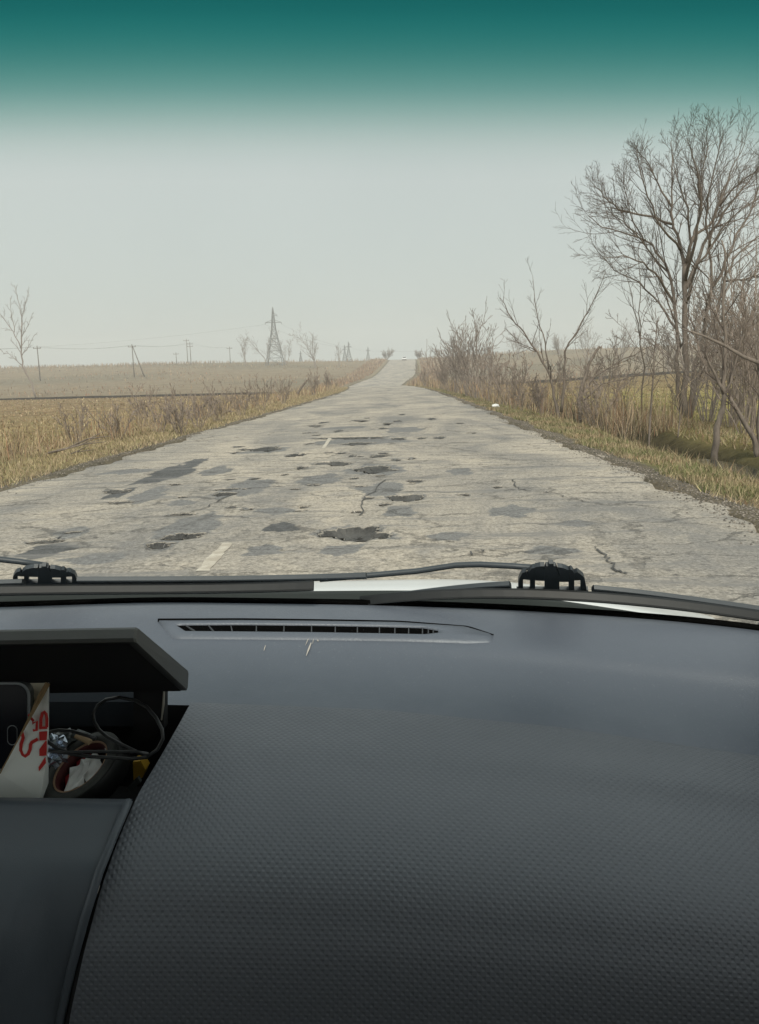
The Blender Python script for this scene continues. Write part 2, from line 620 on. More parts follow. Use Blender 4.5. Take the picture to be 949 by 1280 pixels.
class Blob:
    """ragged closed outline on the road in local (along-x, along-y) metres"""

    def __init__(self, px, py, w, h, rot, seed):
        r = random.Random(seed)
        c = ground_at(px, py)
        l = ground_at(px - w / 2, py); q = ground_at(px + w / 2, py)
        f = ground_at(px, py - h / 2); n = ground_at(px, py + h / 2)
        self.x, self.y = (f.x + n.x) / 2 * .5 + c.x * .5, (f.y + n.y) / 2
        self.a = max(.05, abs(q.x - l.x) / 2); self.b = max(.05, (f.y - n.y) / 2)
        self.shear = 0.0
        if rot:
            l2 = ground_at(px - w / 2 * math.cos(math.radians(rot)), py - w / 2 * math.sin(math.radians(rot)))
            q2 = ground_at(px + w / 2 * math.cos(math.radians(rot)), py + w / 2 * math.sin(math.radians(rot)))
            self.shear = (q2.y - l2.y) / max(.1, (q2.x - l2.x))
            if abs(self.shear) > 4:
                self.shear = math.copysign(4, self.shear)
        self.am = [(r.uniform(.10, .25) / (k ** .55), r.uniform(0, 6.28), k) for k in (2, 3, 4, 5, 6, 8, 11, 15, 20, 27)]

    def rad(self, th):
        return 1 + sum(a * np.sin(k * th + p) for a, p, k in self.am)

    def local(self, X, Y):
        dx = X - self.x
        dy = Y - self.y - self.shear * dx
        u, v = dx / self.a, dy / self.b
        th = np.arctan2(v, u)
        return np.hypot(u, v) / self.rad(th)

    def outline(self, k, n=56):
        th = np.arange(n) * 2 * math.pi / n
        r = self.rad(th) * k
        dx = np.cos(th) * r * self.a
        return self.x + dx, self.y + np.sin(th) * r * self.b + self.shear * dx


rys = [3.0]
while rys[-1] < 420:
    rys.append(rys[-1] * 1.0085)
rys = np.array([-20, -8, 0] + rys)
rus = np.linspace(0, 1, 150)
RYg, RUg = np.meshgrid(rys, rus, indexing='ij')
edgeL = .16 * np.sin(rys * .9) * np.sin(rys * .37 + 1) + .08 * np.sin(rys * 3.1) + .05 * np.sin(rys * 7.7 + 2)
edgeR = .14 * np.sin(rys * .8 + 2) * np.sin(rys * .41) + .08 * np.sin(rys * 2.7 + 1) + .05 * np.sin(rys * 8.3)
RXg = (XL + edgeL - wid(rys))[:, None] * (1 - RUg) + (XR + edgeR + wid(rys))[:, None] * RUg + bend(RYg)
RZg = road_z(RXg, RYg)
rim = np.minimum(RUg, 1 - RUg) * 7.4
RZg = RZg - .09 * (1 - sstep(0, .06, rim))
holes = [Blob(h[0], h[1], h[2] * .88, h[3] * .72, 0, 100 + i) for i, h in enumerate(HOLES)]
for h, spec in zip(holes, HOLES):
    rho = h.local(RXg, RYg)
    RZg = RZg - (spec[4] + .03) * (1 - sstep(.84, 1.09, rho))
RC = np.zeros(RXg.shape + (3,))                      # r: grey repair, g: dark repair (worn-in shapes of their own)
for i, (px, py, w, h_, rot, kd) in enumerate(PATCHES):
    bl = Blob(px, py, w, h_, rot, 300 + i)
    k_ = 1 - sstep(.55, 1.25, bl.local(RXg, RYg))
    ch = 0 if kd else 1
    RC[..., ch] = np.maximum(RC[..., ch], k_)
for h in holes:
    RC[..., 0] = np.maximum(RC[..., 0], .75 * (1 - sstep(.9, 1.9, h.local(RXg, RYg))))
me = fast_mesh('road', np.stack([RXg, RYg, RZg], -1).reshape(-1, 3), grid_faces(*RXg.shape), RC.reshape(-1, 3))
road = link('road', me, M_road, smooth=True)
tag(road, 'worn beige asphalt road full of potholes running to the horizon', kind='structure')
for i, (h, spec) in enumerate(zip(holes, HOLES)):
    nn = 96 if spec[2] > 30 else 40
    mb = MB()
    rings, shade = [], []
    for k, dz, sh in ((1.06, -.002, .0), (.97, -.009, .62), (.89, -.5 * spec[4], 1.0), (.8, -.75 * spec[4], 1.0), (.6, -.9 * spec[4], .85), (.34, -.95 * spec[4], .95), (.12, -.9 * spec[4], .9)):
        X, Y = h.outline(k, nn)
        X = X + rng.normal(0, .02, nn) * h.a * (k < 1.04); Y = Y + rng.normal(0, .02, nn) * h.b * (k < 1.04)
        rings.append(np.stack([X, Y, road_z(X, Y) + dz + rng.normal(0, .0016, nn) * (k < .9)], -1))
        shade.append(np.clip(sh + rng.normal(0, .16, nn), 0, 1))
    f_ = np.concatenate([np.stack([q * nn + np.arange(nn), q * nn + (np.arange(nn) + 1) % nn, (q + 1) * nn + (np.arange(nn) + 1) % nn, (q + 1) * nn + np.arange(nn)], 1) for q in range(len(rings) - 1)])
    cap = (len(rings) - 1) * nn
    f2 = np.stack([np.full(nn // 2 - 1, cap), cap + np.arange(1, nn - 1, 2), cap + np.arange(2, nn, 2), np.minimum(cap + np.arange(3, nn + 1, 2), cap + nn - 1)], 1)[:-1]
    sh_ = np.concatenate(shade)
    child('pothole', fast_mesh('pothole', np.concatenate(rings), np.concatenate([f_, f2]), np.repeat(sh_[:, None], 3, 1)), M_hole, road, True)


def marking(pl, pr, name='lane_marking'):
    pts = [ground_at(*q) for q in pl + pr[::-1]]
    n = 14
    L = [pts[0].lerp(pts[1], i / n) for i in range(n + 1)]
    R_ = [pts[3].lerp(pts[2], i / n) for i in range(n + 1)]
    v, ff = [], []
    for i in range(n + 1):
        for q, s in ((L[i], -1), (R_[i], 1)):
            jx = s * rng.normal(0, .006)
            v.append((q.x + jx, q.y, float(road_z(np.array(q.x + jx), np.array(q.y))) + .0035))
    for i in range(n):
        ff.append((2 * i, 2 * i + 1, 2 * i + 3, 2 * i + 2))
    mb = MB(); mb.add(v, ff)
    child(name, mb.mesh(name), M_mark, road)


marking([(244, 716), (278, 681)], [(262, 716), (291, 681)])
marking([(402, 562), (411, 549)], [(407, 562), (415, 549)])
# long cracks near the right lane and across the left one
for pts in ([(742, 686), (757, 697), (768, 712), (786, 722)], [(575, 700), (610, 690), (660, 686)], [(700, 620), (730, 628), (760, 632)], [(640, 600), (648, 612), (690, 618)],
            [(185, 650), (120, 662), (40, 684), (10, 690)], [(300, 616), (250, 640), (200, 650)], [(480, 600), (455, 625), (450, 650)], [(600, 566), (560, 560), (520, 566)]):
    g = [ground_at(*q) for q in pts]
    v, ff = [], []
    fine_pts = []
    for i in range(len(g) - 1):
        for t in np.linspace(0, 1, 9)[:-1]:
            q = g[i].lerp(g[i + 1], t)
            fine_pts.append((q.x + rng.normal(0, .012), q.y + rng.normal(0, .02)))
    for i, (x, y) in enumerate(fine_pts):
        w = .003 + .007 * rng.random()
        for s in (-1, 1):
            v.append((x + s * w, y + s * w * .6, float(road_z(np.array(x), np.array(y))) + .009))
    for i in range(len(fine_pts) - 1):
        ff.append((2 * i, 2 * i + 1, 2 * i + 3, 2 * i + 2))
    mb = MB(); mb.add(v, ff)
    child('crack', mb.mesh('crack'), M_crack, road)


# ------------------------------------------------------------------ grass, weeds, gravel
def ylog(n, y0, y1, power=1.0):
    u = rng.random(n)
    return y0 * (y1 / y0) ** (u ** power)


def blades(name, x, y, h, w, cols, lean=.35, segs=1, mat=M_grass, label=None, cat=None, zoff=0.0):
    n = len(x)
    z = terrain(x, y) - .01 + zoff
    az = rng.random(n) * 2 * math.pi
    wx, wy = np.cos(az) * w / 2, np.sin(az) * w / 2
    la = rng.random(n) * 2 * math.pi
    lm = np.abs(rng.normal(0, lean, n)) * h
    lx, ly = np.cos(la) * lm, np.sin(la) * lm
    if segs == 1:
        v = np.empty((n, 3, 3))
        v[:, 0] = np.stack([x - wx, y - wy, z], -1)
        v[:, 1] = np.stack([x + wx, y + wy, z], -1)
        v[:, 2] = np.stack([x + lx, y + ly, z + h], -1)
        f = np.arange(n * 3).reshape(n, 3)
        c = np.repeat(cols, 3, axis=0)
    else:
        v = np.empty((n, 5, 3))
        v[:, 0] = np.stack([x - wx, y - wy, z], -1)
        v[:, 1] = np.stack([x + wx, y + wy, z], -1)
        v[:, 2] = np.stack([x + wx * .8 + lx * .35, y + wy * .8 + ly * .35, z + h * .55], -1)
        v[:, 3] = np.stack([x - wx * .8 + lx * .35, y - wy * .8 + ly * .35, z + h * .55], -1)
        v[:, 4] = np.stack([x + lx, y + ly, z + h], -1)
        b0 = np.arange(n)[:, None] * 5
        f = np.concatenate([b0 + np.array([[0, 1, 2]]), b0 + np.array([[0, 2, 3]]), b0 + np.array([[3, 2, 4]])])
        c = np.repeat(cols, 5, axis=0)
    me = fast_mesh(name, v.reshape(-1, 3), f, c)
    o = link(name, me, mat)
    tag(o, label, cat, kind='stuff')
    return o


def cmix(n, palette, weights, jitter=.25):
    idx = rng.choice(len(palette), n, p=np.array(weights) / sum(weights))
    c = np.array(palette)[idx]
    return np.clip(c * (1 + rng.normal(0, jitter, (n, 1))), .01, .8)


STRAW, OLIVE, GREEN, TAN, BROWN, RUST, GREY = (.34, .28, .175), (.205, .19, .10), (.125, .15, .06), (.33, .25, .17), (.24, .165, .10), (.27, .15, .095), (.24, .20, .16)
# right verge
n = 62000
y = ylog(n, 4.2, 95)
wv_ = np.interp(y, [0, 14, 20, 30, 60], [2.2, 2.0, 1.5, 1.1, 1.1])
x = XR + bendr(y) + .38 + rng.random(n) ** .8 * (wv_ - .55) + .14 * np.sin(y * 1.3) + .1 * np.sin(y * 3.1)
gm = smnoise(x, y, 2.1, .7)
cols = np.where((gm > .52)[:, None], cmix(n, [OLIVE, GREEN, STRAW], [4, 2.0, 4]), cmix(n, [STRAW, OLIVE, BROWN, TAN], [5, 1.5, 2, 3]))
blades('grass', x, y, rng.uniform(.02, .10, n) * (1 + .25 * (gm > .6)), .006 + .0009 * y, cols, .7, label='short olive and straw grass on the right verge', cat='grass')
# rank dead grass on the ditch banks
n = 9000
y = ylog(n, 8, 24)
x = XR + 1.15 + rng.random(n) * 3.0
keep = (x - XR < 1.5) | (x - XR > 2.75)
x, y = x[keep], y[keep]; n = len(x)
blades('grass', x, y, rng.uniform(.04, .24, n), .008 + .0005 * y, cmix(n, [BROWN, STRAW, OLIVE, TAN], [3, 2.5, 2.5, 2]), .8, label='rank dead grass on the banks of the right ditch', cat='grass')
# left verge
n = 34000
y = ylog(n, 6, 110)
x = XL + bendl(y) - .25 - rng.random(n) ** .9 * 2.1 - .15 * np.sin(y * 1.1)
cols = cmix(n, [STRAW, OLIVE, TAN], [7, 1.6, 3])
blades('grass', x, y, rng.uniform(.02, .11, n), .007 + .0009 * y, cols, .7, label='straw coloured grass on the left verge', cat='grass')
# left field tussocks
n = 30000
y = ylog(n, 9, 90)
x = XL - 2.5 - rng.random(n) ** 1.4 * np.maximum(6, y * 1.0)
cols = cmix(n, [TAN, BROWN, STRAW, OLIVE], [4, 1.6, 3.6, 1.4])
blades('grass', x, y, rng.uniform(.03, .15, n), .012 + .0016 * y, cols, .8, label='dry tussocks over the left field', cat='grass')
# right field tussocks
n = 26000
y = ylog(n, 9, 90)
x = XR + 3.2 + rng.random(n) ** 1.3 * np.maximum(6, y * .75)
cols = np.where((y < 42)[:, None], cmix(n, [STRAW, OLIVE, TAN, GREEN], [4, 3.5, 1.5, 1.0]), cmix(n, [TAN, STRAW, BROWN, OLIVE], [4, 2, 3, 1.2]))
blades('grass', x, y, rng.uniform(.02, .10, n), .012 + .0016 * y, cols, .8, label='yellow green grass over the right field', cat='grass')


def weed_belt(name, side, n, y0, y1, inner, width, hmin, hmax, pal, wts, label, wbase=.003, power=1.0):
    y = ylog(n, y0, y1, power)
    dd = np.interp(y, *zip(*inner)) + rng.random(n) ** 1.2 * np.interp(y, *zip(*width))
    x = (XR + bendr(y) + dd) if side > 0 else (XL + bendl(y) - dd)
    cl = smnoise(x, y, .9, 1.2) * .6 + smnoise(x, y, .33, 2.2) * .4
    keep = rng.random(n) < (.25 + 1.1 * sstep(.3, .65, cl))
    x, y, cl = x[keep], y[keep], cl[keep]
    n = len(x)
    h = (hmin + (hmax - hmin) * rng.random(n) ** 1.5) * (.45 + .95 * cl)
    blades(name, x, y, h, (wbase + .00034 * y) * rng.uniform(.5, 1.5, n), cmix(n, pal, wts, .42), .42, segs=2, mat=M_weed, label=label, cat='weeds')


weed_belt('dry_weeds', -1, 9500, 10.5, 120, [(0, 2.0), (20, 1.6), (40, 1.9), (120, 1.2)], [(0, 4.5), (40, 5), (120, 3)], .15, .95,
          [TAN, STRAW, BROWN, GREY, RUST], [5, 4, 2, 1.5, 1.2], 'tall dry weeds and grass stalks standing beside the left verge')
weed_belt('dry_weeds', 1, 6800, 17, 120, [(0, 2.4), (14, 2.4), (20, 1.8), (30, 1.2), (120, .9)], [(0, .8), (20, 1.6), (40, 2.4), (120, 3)], .25, 1.3,
          [TAN, RUST, BROWN, GREY, STRAW], [5, 1.6, 2, 2.5, 3], 'tall dry weeds and grass stalks standing beside the right verge')
weed_belt('dry_weeds', -1, 9000, 142, 360, [(0, 1.6), (400, 1.6)], [(0, 5), (400, 7)], .2, .9,
          [TAN, RUST, BROWN, GREY], [3, 3, 3, 2], 'brown weeds lining the left of the road up the far rise', .01)
weed_belt('dry_weeds', 1, 9000, 142, 360, [(0, 1.6), (400, 1.6)], [(0, 5), (400, 7)], .2, .9,
          [TAN, RUST, BROWN, GREY], [3, 3, 3, 2], 'brown weeds lining the right of the road up the far rise', .01)
# hazy weeds along the far crest
n = 9000
y = rng.uniform(315, 385, n)
x = rng.uniform(-260, 260, n)
keep = (np.abs(x) > 8) & (rng.random(n) < .2 + sstep(.4, .7, smnoise(x, y * 0, .06, .3)))
x, y = x[keep], y[keep]
blades('dry_weeds', x, y, rng.uniform(.3, 1.7, len(x)), .25, cmix(len(x), [BROWN, GREY, TAN], [3, 3, 2]), .2, segs=2, mat=M_weed, label='low scrub along the crest of the far rise', cat='weeds')

# scrub tufts scattered over the far rise
n = 16000
y = rng.uniform(150, 345, n)
x = rng.uniform(-240, 240, n)
keep = (np.abs(x + 1) > 9) & (rng.random(n) < .15 + sstep(.35, .75, smnoise(x, y, .07, 1.1)))
x, y = x[keep], y[keep]
blades('dry_weeds', x, y, rng.uniform(.15, .75, len(x)), .22, cmix(len(x), [BROWN, GREY, TAN, RUST], [3, 2, 3, 2], .3), .3, segs=2, mat=M_weed, label='dry scrub scattered over the far rise', cat='weeds')

# loose gravel along both edges
def gravel(name, side, n, label):
    y = ylog(n, 4.2, 60)
    off = rng.normal(.16, .17, n)
    x = XR + off if side > 0 else XL - off
    s = rng.uniform(.004, .012, n) * (1 + y * .02)
    z = np.maximum(terrain(x, y), np.where(off < 0, road_z(x, y), -9)) + s * .3
    a = rng.random(n) * 6.28
    ca, sa = np.cos(a), np.sin(a)
    tpl = np.array([(1, 0, 0), (-.2, .9, 0), (-.9, -.3, 0), (.2, -.9, 0), (0, 0, .8), (0, 0, -.6)])
    v = np.empty((n, 6, 3))
    for k, t in enumerate(tpl):
        v[:, k, 0] = x + s * (t[0] * ca - t[1] * sa)
        v[:, k, 1] = y + s * (t[0] * sa + t[1] * ca)
        v[:, k, 2] = z + s * t[2]
    b0 = np.arange(n)[:, None] * 6
    f = np.concatenate([b0 + np.array([q]) for q in ((0, 1, 4), (1, 2, 4), (2, 3, 4), (3, 0, 4))])
    cols = np.repeat(cmix(n, [(.16, .14, .12), (.24, .21, .18), (.10, .09, .08)], [3, 2, 2]), 6, axis=0)
    o = link(name, fast_mesh(name, v.reshape(-1, 3), f, cols), M_grass)
    tag(o, label, 'gravel', kind='stuff')


gravel('gravel', 1, 9000, 'loose dark gravel along the right edge of the asphalt')
gravel('gravel', -1, 6000, 'loose dark gravel along the left edge of the asphalt')

# water lying in the ditch
M_water, nt, b = new_mat('ditch_water')
b.inputs['Base Color'].default_value = (.03, .035, .03, 1)
b.inputs['Roughness'].default_value = .06
bump(nt, b, noise(nt, geopos(nt), 9, 3), .15, .02)
mb = MB()
wy = np.linspace(8.2, 13.2, 20)
v = []
for q in wy:
    w = .34 * math.sin((q - 8.0) / 5.4 * math.pi) ** .5
    for s in (-1, -.4, .4, 1):
        v.append((XR + 2.05 + s * w * 1.3, q, -.27))
mb.add(v, [tuple(r) for r in grid_faces(20, 4)])
tag(link('water', mb.mesh('water'), M_water), 'strip of still water lying in the right ditch', kind='structure')


# ------------------------------------------------------------------ bare trees
def unit(v):
    return v / (np.linalg.norm(v) + 1e-9)


def grow(levels, p, d, length, r0, lvl, maxl, R, o):
    """one wandering branch with side branches; levels collects (points, radii) per level"""
    p = np.array(p, float); d = unit(np.array(d, float))
    n = max(3, int(length / o['seg']) + 1) if lvl < maxl else 3
    step = length / n
    pts, rad, dirs = [p.copy()], [r0], [d.copy()]
    r1 = max(r0 * .25, o['rmin'])
    for i in range(n):
        d = unit(d + np.array([R.gauss(0, o['wander']) for _ in range(3)]) + np.array((0, 0, o['up'])))
        p = p + d * step
        pts.append(p.copy()); dirs.append(d.copy())
        rad.append(r0 + (r1 - r0) * (i + 1) / n)
    levels.append((lvl, np.array(pts), np.array(rad)))
    if lvl < maxl:
        side(levels, pts, dirs, rad, length, lvl, maxl, R, o)


def side(levels, pts, dirs, rad, length, lvl, maxl, R, o, t0=None):
    k = o['n'][min(lvl, len(o['n']) - 1)]
    k = max(1, int(k * R.uniform(.75, 1.25)))
    az = R.uniform(0, 6.28)
    for j in range(k):
        t = (o.get('t0', .25) if t0 is None else t0) + (1 - (o.get('t0', .25) if t0 is None else t0)) * (j + R.random()) / k
        fi = t * (len(pts) - 1); i = min(int(fi), len(pts) - 2); fr = fi - i
        p = np.array(pts[i]) * (1 - fr) + np.array(pts[i + 1]) * fr
        dd = unit(np.array(pts[i + 1]) - np.array(pts[i]))
        rr_ = rad[i] * (1 - fr) + rad[i + 1] * fr
        az += 2.4 + R.uniform(-.5, .5)
        a = unit(np.cross(dd, (0.3, 0.2, 1.0)) + 1e-4); bb = np.cross(dd, a)
        ang = math.radians(R.uniform(*o['ang']))
        nd = dd * math.cos(ang) + (a * math.cos(az) + bb * math.sin(az)) * math.sin(ang)
        L = length * R.uniform(*o['ratio']) * (1 - .45 * t)
        grow(levels, p, nd, max(L, .08), max(rr_ * .6, o['rmin']), lvl + 1, maxl, R, o)


def tree_thing(name, levels, base, label, cat='tree', group=None, trunk_lv=1, m1=M_bark, m2=M_twig, crown='crown'):
    t, c = MB(), MB()
    for lv, pts, rad in levels:
        if lv <= trunk_lv:
            t.tube(pts, rad, 7 if rad[0] > .05 else 5)
        else:
            c.tube(pts, rad, 3, cap=False)
    root = empty(name, base)
    child('trunk', t.mesh('trunk'), m1, root, True)
    if c.n:
        child(crown, c.mesh(crown), m2, root, True)
    tag(root, label, cat, group)
    return root


def guided(limbs, Y, R, o, maxl, depth=.0, ground_first=True):
    """limbs drawn as photo pixels at distance Y: (lvl, [(px,py,dy)...], r0, r1, children start)"""
    lv = []
    for (l, pix, r0, r1, t0) in limbs:
        pts = [np.array(at(q[0], q[1], Y + (q[2] if len(q) > 2 else 0))) for q in pix]
        # subdivide with a little wander
        out = [pts[0]]
        for i in range(len(pts) - 1):
            m = 3
            L = np.linalg.norm(pts[i + 1] - pts[i])
            for k in range(1, m + 1):
                q = pts[i] * (1 - k / m) + pts[i + 1] * (k / m)
                if k < m:
                    q = q + np.array([R.gauss(0, .025) * L for _ in range(3)])
                out.append(q)
        n = len(out)
        rad = [r0 + (r1 - r0) * (i / (n - 1)) ** .8 for i in range(n)]
        lv.append((l, np.array(out), np.array(rad)))
        length = sum(np.linalg.norm(out[i + 1] - out[i]) for i in range(n - 1))
        dirs = [unit(out[min(i + 1, n - 1)] - out[max(i - 1, 0)]) for i in range(n)]
        if t0 < .85:
            side(lv, out, dirs, rad, length * o.get('lenk', .55), max(l, 1), maxl, R, o, t0)
    return lv


def tz(x, y):
    return float(terrain(np.array(x), np.array(y)))


# --- big spreading tree on the right
R = random.Random(5)
YB = 21.0
bx, by = 855, None
g0 = at(856, 470, YB)
gz = tz(g0.x, YB)
base_px = proj((g0.x, YB, gz))
LIMBS = [
    (0, [(858, base_px[1] + 6, 0), (858, 470, 0), (857, 425, 0), (857, 370, 0), (856, 330, 0)], .088, .058, .9),
    (1, [(856, 332, 0), (851.331, 312.585, .28), (841.715, 284.102, .3), (840.419, 254.827, .4), (839.834, 211.311, .5), (838.855, 175.707, .5)], .055, .008, .28),
    (1, [(857, 330, 0), (863.765, 303.09, -.3), (860.421, 259.574, -.5), (850.568, 235.838, -.6), (841.061, 186.784, -.6)], .045, .007, .28),
    (1, [(858, 340, 0), (866.882, 295.97, .2), (886.914, 281.728, .4), (899.299, 254.827, .6), (912.277, 216.058, .8), (931.656, 178.081, 1.0)], .052, .008, .28),
    (0, [(854, base_px[1] + 3, .28), (848, 470, .2), (846, 412, .3), (843, 373, .3), (832, 330, .5), (815.807, 305.464, .8), (787.88, 293.596, 1.0), (752.475, 284.102, 1.2), (735.707, 269.86, 1.3)], .062, .008, .15),
    (1, [(840.073, 280.146, .3), (803.827, 269.069, .0), (772.903, 261.948, -.3), (754.413, 245.333, -.5), (745.925, 231.091, -.5)], .035, .006, .28),
    (0, [(861, base_px[1] + 5, -.1), (867, 470, -.2), (880, 420, -.3), (890, 360, -.4), (886.251, 313.376, -.5), (891.83, 275.398, -.7), (903.849, 237.421, -.8), (922.15, 202.608, -.9)], .062, .008, .15),
    (0, [(862, base_px[1] + 3, .28), (872, 475, .2), (884, 420, .4), (905, 352, .6), (917.2, 323.12, .9), (943.083, 299.134, 1.1), (977.271, 277.772, 1.3)], .055, .009, .15),
    (1, [(858, 360, .0), (879.287, 305.464, .9), (904.265, 265.904, 1.3), (936.603, 226.344, 1.6), (960.265, 194.696, 1.8)], .055, .008, .28),
    (1, [(843, 380, .3), (826, 350, -.5), (804.96, 328.28, -1.0), (777.375, 319.706, -1.2), (751.6, 323.12, -1.4)], .04, .006, .28),
    (1, [(857, 350, 0), (870.482, 297.552, -1.0), (876.536, 250.08, -1.4), (871.154, 210.52, -1.6), (858.333, 172.542, -1.7)], .05, .008, .28),
    (1, [(839.34, 257.992, .4), (823.245, 230.3, .6), (810.75, 204.19, .7), (795.061, 186.784, .8)], .03, .006, .28),
    (1, [(900.06, 257.992, .6), (914.889, 237.421, .2), (938.838, 218.432, 0), (962.313, 208.938, 0)], .03, .006, .28),
    (1, [(805.687, 305.464, .9), (790.63, 275.398, .6), (781.449, 238.212, .5), (778.758, 218.432, .5)], .022, .005, .28),
    (1, [(846, 412, .3), (825, 380, .8), (798, 352, 1.2), (768, 338, 1.6), (738.92, 301.6, 1.8)], .035, .006, .2),
    (1, [(858, 380, 0), (872, 330, -.8), (899.472, 290.56, -1.2), (927.99, 260.2, -1.5), (962.048, 239.04, -1.6)], .042, .007, .2),
    (1, [(890, 360, -.4), (915.46, 310.8, -.2), (937.668, 266.64, .2), (955.29, 214.2, .4), (965.13, 177.4, .5)], .042, .007, .2),
    (1, [(888.46, 310.8, -.5), (882.3, 274, -.9), (888.37, 232.6, -1.2), (898.44, 191.2, -1.4), (903.82, 163.6, -1.5)], .035, .006, .2),
    (1, [(852.23, 315.4, .1), (827.748, 285.04, -.6), (809.68, 246.4, -1.0), (800.29, 214.2, -1.2), (796.532, 189.36, -1.2)], .035, .006, .2),
    (1, [(835, 340, .5), (802.92, 301.6, -.4), (778.208, 275.84, -.8), (757.668, 266.64, -1.0)], .026, .006, .2),
    (1, [(905, 352, .6), (930, 350, .2), (955, 340, 0), (985, 335, 0)], .03, .006, .2),
    (1, [(866.92, 301.6, .2), (876.99, 260.2, .8), (876.83, 223.4, 1.1), (884.808, 183.84, 1.2), (883.912, 161.76, 1.2)], .035, .006, .2),
]
OB = dict(seg=.22, wander=.10, up=.05, rmin=.0028, n=[7, 16, 7, 4], ang=(18, 44), ratio=(.34, .72), lenk=.60, t0=.15)
lv = guided(LIMBS, YB, R, OB, 4)
big_tree = tree_thing('bare_tree', lv, (g0.x, YB, gz), 'large spreading leafless tree towering over the right field', 'tree')
tree_positions = [(g0.x, YB)]

# --- nearer leaning trees on the right
def px_tree(limbs, Yb, seed, o, maxl, label, name='bare_tree', group=None, m1=M_bark, m2=M_twig, cat='tree', trunk_lv=1):
    R = random.Random(seed)
    fx, fy = limbs[0][1][0][:2]
    g = at(fx, fy, Yb)
    z = tz(g.x, Yb)
    bpx = proj((g.x, Yb, z - .05))
    l2 = []
    for (l, pix, r0, r1, t0) in limbs:
        pix = list(pix)
        if pix[0][0] == fx and pix[0][1] == fy:
            pix[0] = (fx, bpx[1]) + tuple(pix[0][2:])
        l2.append((l, pix, r0, r1, t0))
    lv = guided(l2, Yb, R, o, maxl)
    return tree_thing(name, lv, (g.x, Yb, z), label, cat, group, m1=m1, m2=m2, trunk_lv=trunk_lv)


OS = dict(seg=.22, wander=.11, up=.05, rmin=.0034, n=[5, 9, 5], ang=(20, 45), ratio=(.35, .65), lenk=.55, t0=.2)
px_tree([(0, [(700, 516), (692, 495), (688, 470), (672, 440), (655, 415), (640, 398), (625, 372)], .05, .008, .3),
         (1, [(686, 462), (682, 430), (672, 395), (666, 345)], .025, .006, .2),
         (0, [(702, 515), (706, 470), (706, 440), (726, 405), (740, 380), (757, 340)], .045, .007, .35),
         (1, [(672, 440), (650, 432), (632, 410)], .014, .005, .2)], 22.5, 3, OS, 3,
        'slim leafless tree with V forked stems leaning over the right verge')
px_tree([(0, [(724, 512), (727, 485), (736, 455), (750, 433)], .055, .03, .9),
         (1, [(728, 490), (745, 470), (780, 448), (815, 432)], .028, .008, .3),
         (1, [(730, 500), (752, 480), (790, 470), (820, 468)], .024, .007, .3)], 20.5, 14, OS, 3,
        'dark broken tree stump with low boughs reaching right over weeds')
px_tree([(0, [(893, 556), (896, 535), (904, 510), (906, 490), (905, 460), (905, 400), (907, 340), (902, 300)], .062, .012, .35),
         (1, [(905, 492), (895, 470), (886, 452), (882, 440)], .035, .012, .6),
         (1, [(906, 495), (915, 470), (925, 430), (935, 380)], .028, .008, .3)], 13.2, 8, dict(OS, seg=.2, rmin=.003), 3,
        'crooked leafless tree beside the ditch at the right with pale trunk')
px_tree([(0, [(948, 575), (943, 548), (925, 518), (912, 496)], .05, .03, .7),
         (0, [(950, 572), (948, 530), (952, 480), (945, 430)], .045, .012, .3),
         (1, [(948, 545), (965, 510), (975, 460)], .03, .01, .3)], 12.4, 9, dict(OS, seg=.2, rmin=.003), 3,
        'leaning dark stems at the right edge beside the ditch')
px_tree([(0, [(812, 548), (814, 510), (817, 470), (819, 430), (824, 395)], .026, .006, .3)], 15.5, 10, dict(OS, rmin=.003), 2,
        'straight thin sapling standing alone between stump and crooked tree', 'sapling')
px_tree([(0, [(847, 545), (850, 515), (856, 490), (858, 470)], .016, .005, .2), (1, [(850, 515), (842, 500), (838, 485)], .01, .004, .2)], 16.2, 31, dict(OS, rmin=.003), 3,
        'small twiggy sapling in front of the large spreading tree', 'sapling')
px_tree([(0, [(802, 480), (800, 430), (801, 370), (799, 300)], .03, .006, .3), (1, [(800, 420), (790, 370), (781, 330)], .018, .005, .3)], 24.5, 32, OS, 3,
        'thin upright leafless tree left of the large spreading tree')
# the bough lying across at the right edge
g = MB()
bp = [np.array(at(*q)) for q in [(853, 411, 12.6), (880, 420, 12.6), (906, 432, 12.5), (930, 446, 12.4), (952, 455, 12.3), (975, 470, 12.2)]]
g.tube(bp, [.010, .018, .024, .028, .032, .034], 6)
rt = empty('broken_bough', tuple(bp[-1]))
for i, (ax_, ay_, bx_, by_) in enumerate([(880, 420, 868, 428), (906, 432, 918, 424), (906, 432, 890, 444), (930, 446, 938, 436), (866, 415, 852, 417)]):
    tw = MB(); tw.tube([np.array(at(ax_, ay_, 12.55)), np.array(at((ax_ + bx_) / 2, (ay_ + by_) / 2 - 1, 12.5)), np.array(at(bx_, by_, 12.45))], [.007, .005, .003], 3)
    child('twig', tw.mesh('twig'), M_twig, rt)
child('limb', g.mesh('limb'), M_bark, rt, True)
tag(rt, 'dark broken bough hanging across the stems at the right edge', 'bough')


